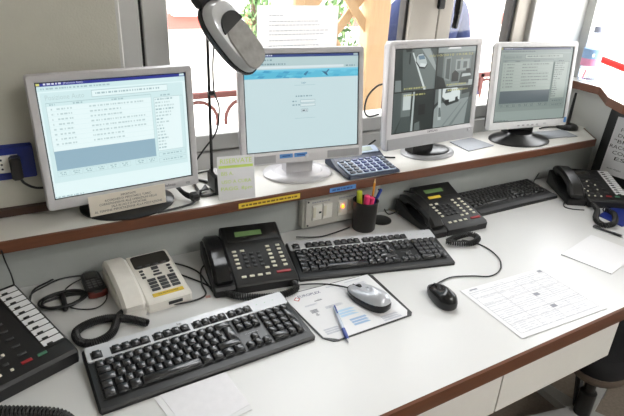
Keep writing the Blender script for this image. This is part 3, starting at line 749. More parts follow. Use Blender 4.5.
def slim_keyboard(label, loc, rot):
    root = thing('keyboard', label, 'keyboard', loc, rot)
    w, dp = .395, .150; zf, zr = .010, .024; sl = math.degrees(math.atan2(zr-zf, dp))
    MB(KBODY).extx([(-dp/2, .0), (dp/2, .0), (dp/2, zr-.003), (dp/2-.004, zr), (-dp/2+.022, zf+.002), (-dp/2+.003, zf), (-dp/2, zf-.004)], -w/2, w/2, b=.003).part('body', root)
    Mt = T(0, -dp/2, zf+.0005) @ RX(sl); u = .0172; x0 = -w/2+.008; y1 = dp-.008
    MB(mat('kb_front_grey', (70, 70, 72), .4), Mt).box((0, .012, .0006), (w-.004, .021, .0016), r=.0006).part('wrist_strip', root)
    for r, (ws, kd) in enumerate(((([1]*22), .012), ([1]*13+[2, 1, 1, 1, 1, 1, 1, 1], u), ([1.5]+[1]*12+[1.5, 1, 1, 1, 1, 1, 1, 1], u), ([1.75]+[1]*11+[2.25, 1, 1, 1, 1, 1, 1, 1], u), ([1.25]+[1]*11+[2.75, 1, 1, 1, 1, 1, 1, 1], u), ([1.25, 1.25, 1.25, 6, 1.25, 1.25, 1.25, 1.5, 1, 1, 1, 2, 1, 1], u))):
        x = 0
        for k in ws:
            key(root, x0+(x+k/2)*u, y1-(.007 if r == 0 else .0155+(r-.5)*u), k*u, kd, Mt, h=.005, m=BLACKS); x += k
    return root
kb3 = slim_keyboard('slim all-black keyboard against the wall between the two right-hand phones', (1.515, 1.205, 0), 0)

# ------------------------------------------------------------------ telephones
def handset(root, M, m, L=.205, w=.050, arch=.012):
    """lies along y; ends dip down onto the cradle"""
    h = MB(m, M); top = [(-L/2+L*t/12, .030+arch*math.sin(math.pi*t/12)-.012*max(0, abs(t-6)-4.5)/1.5) for t in range(13)]
    prof = [(-L/2, .004), (-L/2+.010, 0), (-L/2+.046, 0), (-L/2+.058, .014), (0, .018), (L/2-.058, .014), (L/2-.046, 0), (L/2-.010, 0), (L/2, .004)]+top[::-1]
    h.extx(prof, -w/2, w/2, b=.008)
    return h.part('handset', root)
def pbtn(root, M, u, v, w, d, m, h=.003, name='button'):
    k = ('b', round(w, 4), round(d, 4), h, m.name)
    if k not in _km: _km[k] = MB(m).box((0, 0, h/2), (w, d, h), r=.0010).mesh('button', 40)
    A = M @ T(u, v, 0)
    return link(name, _km[k], root, A.to_translation(), A.to_euler())
def lcd_phone(label, loc, rot, sticker=False, lcdm=LCDG):
    root = thing('desk_phone', label, 'telephone', loc, rot, group='black desk phones with a small green display'); root.scale = (.95, .95, .95)
    prof = [(-.112, 0), (.115, 0), (.118, .06), (.114, .084), (.108, .087), (.042, .062), (-.106, .030), (-.114, .022)]
    MB(BLACK).extx(prof, -.058, .115, b=.004).part('body', root)
    cr = [(-.112, 0), (.112, 0), (.112, .050), (.10, .056), (.052, .044), (.03, .036), (-.05, .024), (-.075, .030), (-.106, .026), (-.112, .018)]
    MB(BLACK).extx(cr, -.114, -.055, b=.004).part('cradle', root)
    handset(root, T(-.085, .004, .036) @ RX(8.5), BLACKG if not sticker else BLACKS)
    Mf = T(0, .042, .0622) @ RX(math.degrees(math.atan2(.032, .148)))      # keypad slope
    Ml = T(0, .042, .0622) @ RX(math.degrees(math.atan2(.025, .066)))      # display slope
    MB(BLACKS, Ml).box((.030, .036, .0006), (.15, .058, .002), r=.0008).part('display_panel', root)
    MB(lcdm, Ml).box((.020, .036, .0018), (.078, .018, .001)).part('display', root)
    if sticker: MB(YELLOW, Ml).box((.005, .006, .0016), (.052, .012, .0006)).part('sticker', root)
    for r in range(5):
        pbtn(root, Mf, -.035, -.030-r*.0165, .012, .008, CREAM)
    pbtn(root, Mf, -.012, -.030, .012, .008, CREAM)
    for r in range(4):
        for c in range(3): pbtn(root, Mf, -.010+c*.020, -.045-r*.0165, .0105, .0085, DKEY, .004, 'digit_key')
    for r in range(6):
        pbtn(root, Mf, .062, -.024-r*.0165, .012, .008, CREAM)
        pbtn(root, Mf, .092, -.024-r*.0165, .012, .008, CREAM)
    pbtn(root, Mf, .040, -.108, .012, .008, CREAM)
    for c in range(4): pbtn(root, Mf, -.030+c*.022, -.132, .013, .008, CREAM)
    pbtn(root, Mf, .080, -.131, .040, .009, RED)
    return root
ph1 = lcd_phone('black desk phone with glossy handset, standing beside the white phone', (.474, 1.142, 0), -9)
ph3 = lcd_phone('black desk phone with a yellow sticker, between the keyboards at the wall', (1.170, 1.170, 0), -3, sticker=True)
def key_phone(label, loc, rot, w=.25, dp=.275, strip=True):
    root = thing('switchboard_phone', label, 'telephone', loc, rot, group='black switchboard phones with a white label strip')
    prof = [(-dp/2, 0), (dp/2, 0), (dp/2, .058), (dp/2-.006, .064), (-dp/2+.006, .030), (-dp/2, .024)]
    MB(BLACK).extx(prof, -w/2+.07, w/2, b=.004).part('body', root)
    prof2 = [(-dp/2+.01, 0), (dp/2-.01, 0), (dp/2-.01, .056), (dp/2-.03, .060), (dp/2-.08, .040), (-dp/2+.08, .022), (-dp/2+.05, .028), (-dp/2+.01, .022)]
    MB(BLACK).extx(prof2, -w/2, -w/2+.072, b=.004).part('cradle', root)
    sl = math.degrees(math.atan2(.034, dp-.012)); M = T(0, -dp/2+.006, .0302) @ RX(sl); L_ = (dp-.012)/math.cos(math.radians(sl))
    handset(root, T(-w/2+.035, .0, .040) @ RX(sl), BLACKS, L=.215, w=.052, arch=.016)
    sx = w/2-.026; n = 11; y0 = .035; pitch = (L_-y0-.012)/n
    MB(BLACKS, M).box((sx, (y0+L_-.012)/2+.003, .0006), (.044, L_-y0-.004, .0016)).part('strip_frame', root)
    for k in range(n):
        y = y0+(k+.5)*pitch
        MB(PAPER, M).box((sx, y+.004, .0016), (.040, pitch*.82, .0008)).part('label_card', root)
        pbtn(root, M @ T(0, 0, .0018), sx-.008, y-.004, .012, .0055, BLACKS)
    MB(BLACKS, M).box((-.02, L_-.038, .001), (.12, .055, .003), r=.001).part('display_panel', root)
    MB(LCDD, M).box((-.02, L_-.036, .0028), (.09, .024, .001)).part('display', root)
    for r in range(5):
        for c in range(4): pbtn(root, M, -.060+c*.022, .042+r*.024, .011, .007, DKEY, .003, 'digit_key')
    for r in range(6): pbtn(root, M, .040+.0, .050+r*.026, .016, .006, DKEY)
    for (u, v) in ((-.035, .022), (-.013, .022), (.009, .022), (-.035, .068), (-.013, .090), (.012, .068), (-.049, .054), (-.027, .054), (-.049, .078), (.017, .102), (-.005, .126)): pbtn(root, M, u, v, .006, .006, CREAM, .004)
    pbtn(root, M, .038, .026, .020, .008, RED); pbtn(root, M, .068, .026, .018, .008, mat('key_green', (70, 120, 96), .4))
    return root
ph0 = key_phone('black switchboard phone with white label strip, at the left end of the desk', (-.134, 1.045, 0), 21)
ph4 = key_phone('black switchboard phone with white label strip, at the right end of the desk', (1.842, 1.105, 0), -32, w=.23, dp=.235)
def white_phone():
    root = thing('desk_phone', 'white desk phone with a yellow sticker and grey display', 'telephone', (.214, 1.155, 0), 4); root.scale = (.95, .95, .95)
    dp = .198
    MB(WHITEP).extx([(-dp/2, 0), (dp/2, 0), (dp/2, .05), (dp/2-.012, .060), (-dp/2+.008, .030), (-dp/2, .024)], -.032, .085, b=.006).part('body', root)
    MB(WHITEP).extx([(-dp/2, 0), (dp/2, 0), (dp/2, .040), (dp/2-.02, .044), (dp/2-.07, .030), (-dp/2+.06, .018), (-dp/2+.01, .022), (-dp/2, .016)], -.088, -.030, b=.005).part('cradle', root)
    handset(root, T(-.060, .0, .031) @ RX(8), WHITEP, L=.20, w=.056, arch=.010)
    sl = math.degrees(math.atan2(.030, dp-.020)); M = T(0, -dp/2+.008, .0302) @ RX(sl)
    MB(LCDD, M).prism(rrect(.095, .052, .008, 3, .028, .150), 0, .002, b=.0006).part('display', root)
    for k in range(4): pbtn(root, M @ T(0, 0, .0018), .0-.006+k*.021, .130, .013, .004, DKEY, .0015)
    for s in (-1, 1):
        for r in range(3): pbtn(root, M, .028+s*.036, .112-r*.013, .010, .0075, DKEY)
    pbtn(root, M, .028, .114, .018, .012, DKEY); pbtn(root, M, .028, .100, .016, .006, DKEY); pbtn(root, M, .028, .088, .022, .0065, DKEY)
    for r in range(4):
        for c in range(3): pbtn(root, M, .006+c*.026, .071-r*.0125, .021, .0095, DKEY, .003, 'digit_key')
    st = MB(YELLOW, M).box((.030, .014, .0006), (.078, .013, .0012), r=.0003).part('sticker', root)
    MB(INKD).text('DA NON USARE', .007, M=M @ T(.030, .014, .0015), width=.05).part('lettering', st, smooth=0)
    MB(BLACKS).box((.04, -dp/2-.0003, .014), (.036, .003, .009), r=.001).part('slot', root)
    return root
ph2 = white_phone()

# ------------------------------------------------------------------ phone cords and cables
def cord(parent, pts, R=.0072, turns=50, r=.0024, name='coiled_cord'):
    MB(CABLE).tube(coil_path(pts, R, turns, 8), r, n=5).part(name, parent, world=True)
def pcable(parent, pts, r=.002, name='cable', m=None): cable(pts, r, m=m).part(name, parent, world=True)
cord(ph2, [(0.144, 1.077, 0.012), (0.125, 1.058, 0.011), (0.103, 1.010, 0.011), (0.068, 0.993, 0.011), (0.039, 1.008, 0.011), (0.036, 1.046, 0.011), (0.067, 1.066, 0.011), (0.109, 1.066, 0.011), (0.148, 1.043, 0.011), (0.179, 1.012, 0.011)], turns=90)
cord(ph1, [(0.373, 1.063, 0.01), (0.400, 1.025, 0.011), (0.451, 0.996, 0.011), (0.508, 0.984, 0.011), (0.545, 0.996, 0.011), (0.550, 1.029, 0.011)], turns=40)
cord(ph3, [(1.068, 1.026, 0.014), (1.095, 1.006, 0.011), (1.137, 0.987, 0.011), (1.178, 1.003, 0.011), (1.175, 1.034, 0.011), (1.122, 1.036, 0.011), (1.071, 1.020, 0.016)], turns=40)
cord(ph4, [(1.749, 1.019, 0.02), (1.728, 0.982, 0.012), (1.658, 0.937, 0.011), (1.641, 0.896, 0.011), (1.688, 0.891, 0.011), (1.757, 0.937, 0.011), (1.763, 0.979, 0.011)], turns=50, R=.0078)
pcable(ph4, [(1.702, 1.012, 0.004), (1.670, 1.038, 0.003), (1.665, 1.067, 0.003), (1.724, 1.099, 0.003), (1.772, 1.081, 0.006)])
pcable(ph0, [(-.045, 1.17, .02), (-0.034, 1.237, 0.02), (0.001, 1.291, 0.004), (0.035, 1.311, 0.004), (0.085, 1.326, 0.004), (0.137, 1.309, 0.006)], .0024)
pcable(ph0, [(-.04, 1.15, .02), (-0.041, 1.218, 0.02), (-0.007, 1.275, 0.004), (0.029, 1.286, 0.008), (0.071, 1.289, 0.004), (0.083, 1.278, 0.004)], .0020)
pcable(ph2, [(0.291, 1.254, 0.01), (0.329, 1.225, 0.004), (0.351, 1.181, 0.004), (0.354, 1.127, 0.004), (0.354, 1.074, 0.006)], .0022)
pcable(ph2, [(0.295, 1.191, 0.01), (0.323, 1.162, 0.004), (0.345, 1.126, 0.004), (0.358, 1.093, 0.005)], .0022)
pcable(ph2, [(0.222, 1.071, 0.006), (0.263, 1.064, 0.004), (0.306, 1.061, 0.004), (0.336, 1.076, 0.004), (0.341, 1.121, 0.005), (0.361, 1.188, 0.004), (0.388, 1.209, 0.01)], .0022)
pcable(ph3, [(1.065, 1.257, 0.01), (1.061, 1.307, 0.004), (1.132, 1.379, 0.004), (1.152, 1.363, 0.03), (1.112, 1.295, 0.06)], .0020, m=mat('cable_beige', (170, 160, 140), .5))
pcable(ph3, [(1.067, 1.251, 0.02), (1.033, 1.268, 0.004), (1.057, 1.326, 0.012), (1.114, 1.360, 0.03), (1.133, 1.331, 0.05)], .0020)
pcable(ph3, [(1.078, 1.256, 0.085), (1.089, 1.199, 0.095), (1.074, 1.129, 0.085), (1.036, 1.079, 0.06), (1.032, 1.087, 0.03)], .0020)
pcable(kb3, [(1.507, 1.322, 0.004), (1.599, 1.338, 0.004), (1.658, 1.351, 0.02), (1.702, 1.343, 0.012), (1.697, 1.286, 0.004)], .0020)
pcable(kb3, [(1.641, 1.321, 0.004), (1.729, 1.324, 0.006), (1.847, 1.324, 0.006), (1.892, 1.312, 0.03)], .0020)
pcable(kb3, [(1.735, 1.265, 0.006), (1.820, 1.306, 0.025), (1.898, 1.322, 0.03), (1.897, 1.289, 0.02)], .0020)
pcable(kb2, [(0.671, 1.239, 0.01), (0.737, 1.222, 0.004), (0.795, 1.225, 0.004), (0.863, 1.239, 0.004)], .0022)
# loose bundle and cables on the left
lb = MB(CABLE)
for k in range(4):
    ce = Vector((0.024, 1.187, 0.006)); pts = [(ce.x+(.043+.003*k)*math.cos(a*.5236)+.004*math.sin(k+a), ce.y+(.024+.003*k)*math.sin(a*.5236)+.003*math.cos(2*k+a), .004+.003*k) for a in range(13)]
    lb.tube(smooth_path(pts, 3), .0026)
lb.box((0.026, 1.178, 0.008), (.012, .07, .012), r=.004, M=None)
lb.thing('cable_bundle', 'tied black cable bundle lying between the phones on the left', 'cable')
cable([(-0.077, 1.214, 0.153), (-0.075, 1.222, 0.121), (-0.070, 1.235, 0.075), (-0.068, 1.225, 0.045)], .0018).thing('thin_cable', 'thin black cable dropping from the shelf to the left switchboard phone', 'cable')
lc = MB(CABLE).tube(coil_path([(-0.173, 0.898, 0.014), (-0.112, 0.865, 0.014), (-0.051, 0.832, 0.014), (-0.015, 0.804, 0.014), (0.005, 0.753, 0.014)], .0095, 34, 8), .003, n=5)
lc.thing('coiled_cord', 'thick black coiled cord at the bottom left edge of the desk', 'cord')

# ------------------------------------------------------------------ mobile phone, mice, pad, pens, papers
mp = thing('mobile_phone', 'small black mobile phone with red lower edge, beside the white phone', 'mobile phone', (0.099, 1.227, 0), 4)
MB(BLACK).prism(rrect(.045, .105, .016, 4), 0, .019, b=.004).part('body', mp)
MB(mat('mobile_red', (92, 30, 20), .4)).prism(rrect(.046, .020, .010, 4, 0, -.0435), .002, .0165, b=.003).part('red_band', mp)
MB(LCDD).box((0, .028, .0193), (.03, .03, .0008)).part('display', mp)
for r in range(4):
    for c in range(3): pbtn(mp, T(0, 0, .0188), -.012+c*.012, .004-r*.011, .009, .006, mat('key_mid_grey', (96, 96, 98), .4), .0016)
pcable(mp, [(0.082, 1.267, 0.008), (0.052, 1.257, 0.004), (0.031, 1.228, 0.004), (0.029, 1.174, 0.004), (0.051, 1.142, 0.004), (0.089, 1.128, 0.004), (0.115, 1.152, 0.004), (0.122, 1.195, 0.004), (0.118, 1.240, 0.005)], .0016)

def mouse(name, label, loc, rot, top_m, side_m, L, W, H, cab, logo_=False):
    root = thing(name, label, 'mouse', loc, rot)
    def ring(s, z, dy=0, n=28):
        out = []
        for k in range(n):
            a = 2*math.pi*k/n; c, q = math.cos(a), math.sin(a)
            x = math.copysign(abs(c)**.8, c)*W/2*s*(1.0-.10*q*0+(.06 if q < 0 else 0)*abs(q)); y = math.copysign(abs(q)**.85, q)*L/2*(s*.55+.45*s)+dy
            zz = z*(1+.22*(-q)*(1 if s < .99 else .3))
            out.append((x, y, zz))
        return out
    MB(side_m).loops([ring(.94, .0005), ring(1.0, .006), ring(1.0, H*.42), ring(.97, H*.50)]).part('side_shell', root)
    t = MB(top_m).loops([ring(.975, H*.49), ring(.94, H*.60, -.000), ring(.84, H*.76, -.002), ring(.66, H*.88, -.004), ring(.42, H*.955, -.005), ring(.18, H*.985, -.006), ring(.02, H*.99, -.006)]).part('top_shell', root)
    MB(BLACKS).lathe([(.0001, -.004), (.009, -.0035), (.009, .0035), (.0001, .004)], M=T(0, L*.27, H*.60) @ RY(90), n=16).part('scroll_wheel', root)
    MB(DKEY).box((0, L*.33, H*.50), (.0016, L*.20, .010)).part('button_gap', root)
    if logo_: MB(INKD).text('hp', .008, M=T(0, L*.06, H*.97)).part('lettering', t, smooth=0)
    pcable(root, cab, .002)
    return root
mpad = thing('mouse_pad', 'printed white mouse pad with black border under the silver mouse', 'mouse pad', (.636, .883, 0), 0)
padp = [(.508, .992), (.758, .987), (.766, .975), (.757, .796), (.748, .787), (.541, .783), (.530, .786), (.512, .806), (.500, .975)]
MB(BLACKS).prism(padp, .0003, .0022).part('rubber_base', mpad, world=True)
MB(PAPER).prism(inset([(.510, .990), (.756, .985), (.752, .806), (.738, .789), (.543, .785), (.514, .806), (.502, .975)], .0015), .002, .0030).part('printed_sheet', mpad, world=True)
pr = MB(INKL); z = .0033
pr.text('EUROPLEX', .014, mat('ink_navy', (60, 66, 110), .7), T(.566, .966, z) @ RZ(-2), width=.062)
pr.text('&', .016, INK, T(.545, .885, z)); pr.text('EA', .010, INK, T(.58, .936, z))
pr.quad([(.520, .960, z), (.529, .951, z), (.538, .960, z), (.529, .969, z)], mat('ink_red', (186, 40, 44), .7))
pr.quad([(.523, .960, z+.0002), (.529, .954, z+.0002), (.535, .960, z+.0002), (.529, .966, z+.0002)], mat('ink_white', (240, 240, 240), .7))
rr = random.Random(2)
for (x, y, w, h, m) in ((.55, .925, .035, .006, INKL), (.575, .935, .022, .004, INK), (.60, .90, .05, .010, INKL), (.545, .90, .02, .014, INK), (.55, .82, .045, .022, INKL), (.615, .865, .05, .03, mat('ink_pale_blue', (186, 214, 236), .7)), (.625, .825, .045, .028, mat('ink_mid_blue', (160, 186, 216), .7)), (.70, .805, .05, .022, INKL), (.715, .955, .03, .012, INKL), (.70, .975, .05, .004, INKL), (.64, .975, .04, .004, INKL), (.72, .93, .025, .018, INKL)):
    for k in range(3):
        pr.quad([(x-w/2, y-h/2+k*h/3, z), (x+w/2, y-h/2+k*h/3, z), (x+w/2-rr.uniform(0, w/3), y-h/2+k*h/3+h/4, z), (x-w/2, y-h/2+k*h/3+h/4, z)], m)
pr.part('print', mpad, world=True, smooth=0)
mouse('mouse', 'silver topped mouse with black sides on the printed pad', (.686, .880, .003), 14, mat('mouse_silver', (196, 198, 204), .28, metal=.3), BLACKG, .126, .066, .037,
      [(0.664, 0.935, 0.014), (0.655, 0.963, 0.006), (0.628, 0.987, 0.005), (0.590, 1.005, 0.005), (0.559, 1.013, 0.006)], True)
mouse('mouse', 'glossy black mouse lying on the bare desk beside the form', (.860, .808, .0), -13, BLACKG, BLACKG, .105, .056, .036,
      [(0.872, 0.852, 0.012), (0.909, 0.869, 0.004), (0.957, 0.875, 0.003), (1.011, 0.856, 0.003), (1.057, 0.834, 0.003), (1.107, 0.846, 0.003), (1.150, 0.886, 0.003), (1.168, 0.942, 0.003), (1.161, 0.992, 0.003), (1.133, 1.024, 0.004)])
def pen(label, a, b, body, tip, grip, r=.0042, group=None, clip=True):
    a = Vector(a); b = Vector(b); d = b-a; L = d.length; q = d.to_track_quat('Z', 'Y').to_matrix().to_4x4(); M = Matrix.Translation(a) @ q
    root = thing('pen', label, 'pen', a, 0, group=group)
    def lp(prof, m, n): MB(m).lathe(prof, M=M, n=10).part(n, root, world=True)
    lp([(r*.8, 0), (r, .002), (r, L*.66), (r*.95, L*.66)], body, 'barrel'); lp([(r*1.1, L*.66), (r*1.15, L*.70), (r*1.1, L*.90), (r*.6, L*.94)], grip, 'grip'); lp([(r*.6, L*.94), (.0006, L)], tip, 'tip')
    if clip: MB(grip).box((0, r+.0016, L*.13), (.003, .0012, L*.24), M=M).part('clip', root, world=True)
    return root
BLUEP = mat('pen_blue', (40, 66, 150), .3); CLEAR = mat('pen_clear', (196, 206, 220), .2)
pen('clear ballpoint pen with blue cap and grip on the mouse pad', (.592, .888, .0082), (.555, .766, .0070), CLEAR, SILVER, BLUEP)
pen('thin dark pen lying beside the right switchboard phone', (1.609, 0.912, 0.006), (1.633, 0.819, 0.0055), DKEY, SILVER, BLACKS, r=.0036)
# papers
def sheet(mb, poly, z=.0006, th=.0006, m=PAPER): return mb.prism(poly, z, z+th, m)
fm = thing('printed_form', 'white printed form with grey tables near the desk front edge', 'paper', (1.076, .706, 0), math.degrees(-1.608))
fs = MB(PAPER); n = 8
ls = []
for k in range(n+1):
    x = -.105+.21*k/n; zc = .0012+.0010*((k/n-.5)**2)*4*(.5+.5*(k/n))
    ls.append([(x, -.1485, zc), (x, .1485, zc), (x, .1485, zc-.0004), (x, -.1485, zc-.0004)])
fs.loops(ls).part('sheet', fm)
fp = MB(INKL); zz = .0047
def fz(x): t = (x+.105)/.21; return .0012+.0010*((t-.5)**2)*4*(.5+.5*t)+.0003
def ruled(x0, y0, x1, y1, m):
    fp.quad([(x0, y0, fz(x0)), (x1, y0, fz(x1)), (x1, y1, fz(x1)), (x0, y1, fz(x0))], m)
rr = random.Random(4)
# the printed page reads with its head along local +y rotated: lines run along y
for k in range(26):
    x = -.092+k*.0072
    y = -.135
    while y < .13:
        w = rr.uniform(.008, .04)
        if rr.random() < .8: ruled(x, y, x+.0016, min(y+w, .135), INKL)
        y += w+rr.uniform(.004, .012)
for x in (-.085, -.06, -.03, .002, .03, .055, .09): ruled(x, -.136, x+.0007, .136, INK)
for y in (-.136, -.06, .02, .075, .135): ruled(-.085, y, .09, y+.0007, INK)
for (x, y) in ((-.02, .02), (.035, .02)): ruled(x, y, x+.012, y+.018, INK)
ruled(-.098, -.125, -.093, -.10, INK); ruled(-.098, .12, -.088, .135, INK)
fp.part('print', fm, smooth=0)
pp = [(1.349, 0.833, 0), (1.386, 0.696, 0), (1.583, 0.733, 0), (1.552, 0.877, 0)]
MB(PAPER).prism([p[:2] for p in pp], .0006, .0030).thing('paper_sheet', 'blank white paper sheets lying at the right edge of the desk', 'paper')
np_ = [(.138, .793), (0.162, 0.674, 0), (0.292, 0.685, 0), (.284, .798)]
MB(PAPER).prism([p[:2] for p in np_], .0008, .0016).thing('paper_sheet', 'folded white paper under the front edge of the near keyboard', 'paper')
nq = [(.150, .7945), (0.174, 0.673, 0), (0.293, 0.698, 0), (.281, .7985)]
MB(mat('paper_second', (232, 231, 235), .7)).prism([p[:2] for p in nq], .0018, .0024).thing('paper_slip', 'white paper sheet lying on the folded paper by the near keyboard', 'paper')
MB(BLUEO).prism([(1.712, 0.964, 0)[:2], (1.709, 0.873, 0)[:2], (1.839, 0.891, 0)[:2], (1.856, 0.992, 0)[:2]], .0005, .004).thing('notebook', 'blue notebook under the right switchboard phone cord', 'notebook')
MB(mat('paper_scrap_pink', (214, 170, 160), .7)).prism([(x+q[0], y+q[1]) for x, y in [(0.338, 1.067, 0)[:2]] for q in ((-.006, -.004), (.006, -.005), (.007, .004), (-.005, .005))], .0006, .0014).thing('paper_scrap', 'tiny pink paper scrap by the black phone cord', 'paper')

# ------------------------------------------------------------------ pen cup
cup = thing('pen_cup', 'dark mesh pen cup holding pens', 'pen cup', (.902, 1.222, 0))
MESH = mat('mesh_dark_metal', (58, 56, 54), .4, metal=.6, var=.3, scale=400)
MB(MESH).lathe([(.034, 0), (.036, .003), (.039, .094), (.0395, .098), (.037, .098), (.0365, .094), (.034, .005), (0, .005)], n=28).part('cup_wall', cup)
MB(MESH).tube([(.0392*math.cos(a*math.pi/14), .0392*math.sin(a*math.pi/14), .097) for a in range(29)], .0016).part('rim', cup)
cc = Vector((.902, 1.222, 0))
def stick(name, label, cat, a, b, parts_):
    a = cc+Vector(a); b = cc+Vector(b); d = b-a; L = d.length; M = Matrix.Translation(a) @ d.to_track_quat('Z', 'Y').to_matrix().to_4x4()
    root = thing(name, label, cat, a, 0, group='pens in the cup')
    for pn, prof, m, n in parts_(L): MB(m).lathe(prof, M=M, n=n).part(pn, root, world=True)
PENCIL = mat('pencil_orange', (222, 150, 50), .45); PINK = mat('marker_pink', (232, 60, 116), .4); LIME = mat('marker_yellow', (214, 226, 60), .4)
stick('pencil', 'orange pencil standing tallest in the pen cup', 'pencil', (.010, -.012, .008), (.026, -.002, .168), lambda L: [('shaft', [(.0036, 0), (.0036, L*.90)], PENCIL, 6), ('sharpened_end', [(.0036, L*.90), (.001, L*.985)], mat('wood_raw', (226, 190, 140), .6), 6), ('lead', [(.001, L*.985), (.0002, L)], INKD, 6)])
stick('marker', 'pink highlighter marker in the pen cup', 'marker', (-.012, -.016, .008), (-.014, -.024, .125), lambda L: [('barrel', [(.008, 0), (.009, .004), (.009, L*.72)], PINK, 12), ('cap', [(.0094, L*.60), (.0096, L*.98), (.007, L)], PINK, 12)])
stick('marker', 'second pink marker leaning in the pen cup', 'marker', (-.004, -.020, .008), (.002, -.029, .118), lambda L: [('barrel', [(.007, 0), (.008, .004), (.008, L*.72)], PINK, 12), ('cap', [(.0082, L*.60), (.0084, L*.98), (.006, L)], PINK, 12)])
stick('marker', 'yellow highlighter marker in the pen cup', 'marker', (-.018, -.004, .008), (-.026, .002, .132), lambda L: [('barrel', [(.007, 0), (.008, .004), (.008, L*.72)], LIME, 12), ('cap', [(.0086, L*.60), (.0088, L*.98), (.006, L)], LIME, 12)])
stick('pen', 'blue pen leaning out of the pen cup', 'pen', (.004, .004, .008), (.052, -.004, .128), lambda L: [('barrel', [(.004, 0), (.0045, .004), (.0045, L*.7)], BLUEP, 10), ('cap', [(.005, L*.62), (.0052, L*.97), (.003, L)], BLUEP, 10)])
stick('pen', 'grey pen leaning at the back of the pen cup', 'pen', (.006, .012, .008), (.046, .014, .130), lambda L: [('barrel', [(.004, 0), (.0042, .004), (.0042, L*.7)], SILVERD, 10), ('cap', [(.0046, L*.66), (.0048, L*.97), (.003, L)], SILVERD, 10)])

# ------------------------------------------------------------------ switch box on the wall under the shelf
sb = thing('switch_box', 'grey wall box with white switches and a glowing orange light under the shelf', 'switch box', (.85, 1.29, .012))
BOXM = mat('switch_box_grey', (196, 194, 186), .5); SWW = mat('switch_white', (232, 230, 222), .4)
MB(BOXM).box((.85, 1.284, .065), (.285, .030, .104), r=.004).part('box_body', sb, world=True)
MB(BOXM).box((.85, 1.266, .065), (.272, .006, .092), r=.002).part('cover_plate', sb, world=True)
for (x, nm) in ((.748, 0), (.785, 1), (.84, 2), (.878, 3), (.93, 4)):
    MB(SWW).box((x+.004, 1.262, .066), (.033, .006, .050), r=.0012).part('switch', sb, world=True)
    MB(CREAM).box((x-.006, 1.2585, .068), (.010, .002, .034), r=.0006).part('rocker', sb, world=True)
MB(INKD).box((.762, 1.2588, .066), (.008, .002, .006)).part('socket_hole', sb, world=True)
MB(emit((255, 120, 30), 3.0)).lathe([(.006, 0), (.0055, .003), (0, .004)], M=T(.842, 1.258, .072) @ RX(90), n=12).part('pilot_light', sb, world=True)
for x in (.722, .978):
    for zz2 in (.026, .104): MB(INKD).lathe([(.003, 0), (.003, .0012), (0, .0014)], M=T(x, 1.263, zz2) @ RX(90), n=10).part('screw', sb, world=True)
pl = MB(INK); rr = random.Random(3)
for x0 in (.735, .83):
    x = x0
    while x < x0+.06: w = rr.uniform(.004, .009); pl.box((x+w/2, 1.2628, .100), (w, .0006, .004)); x += w+.002
pl.part('print', sb, world=True)
# labels stuck to the shelf edge
def edge_label(label, x0, x1, z0, z1, m, ink):
    t = thing('label_strip', label, 'label', ((x0+x1)/2, 1.2195, z0))
    bx(MB(m), x0, x1, 1.2188, 1.2198, z0, z1).part('strip', t, world=True)
    p = MB(ink); x = x0+.008; rr = random.Random(int(x0*1000))
    while x < x1-.012:
        w = rr.uniform(.004, .014); bx(p, x, min(x+w, x1-.006), 1.2184, 1.2189, (z0+z1)/2-.0025, (z0+z1)/2+.0025); x += w+.003
    p.part('print', t, world=True)
edge_label('yellow label strip stuck to the brown shelf edge', .482, .668, .146, .161, YELLOW, mat('ink_brown', (120, 96, 30), .7))
edge_label('blue label strip stuck to the brown shelf edge', .767, .858, .145, .159, BLUEL, mat('ink_blue', (40, 76, 140), .7))

# ------------------------------------------------------------------ things on the shelf
# calculator
ca = thing('calculator', 'dark blue desk calculator with pale keypad on the shelf front', 'calculator', (.935, 1.302, S), -2)
NAVY = mat('calculator_navy', (26, 38, 62), .35); PALE = mat('calculator_pale', (176, 190, 208), .4); CK = mat('calculator_key', (52, 66, 112), .35); CKG = mat('calculator_key_grey', (92, 98, 108), .35)
MB(NAVY).extx([(-.077, .004), (-.070, 0), (.078, 0), (.082, .034), (.074, .046), (.040, .036), (.0, .020), (-.072, .012)], -.096, .096, b=.006).part('body', ca)
Mc = T(0, -.070, .0128) @ RX(math.degrees(math.atan2(.010, .072)))
MB(PALE, Mc).prism(rrect(.172, .092, .008, 3, 0, .048), -.0005, .0016, b=.0004).part('key_panel', ca)
Md = T(0, .040, .0362) @ RX(20)
MB(PALE, Md).prism(rrect(.172, .034, .006, 3, 0, .016), -.0005, .002, b=.0004).part('display_panel', ca)
MB(mat('calculator_lcd', (170, 182, 170), .2), Md).box((0, .017, .0022), (.13, .02, .001)).part('display', ca)
for r in range(5):
    for c in range(7):
        pbtn(ca, Mc @ T(0, 0, .0014), -.072+c*.024, .012+r*.018, .016, .011, CKG if c in (0, 1, 6) else CK, .0045, 'key')
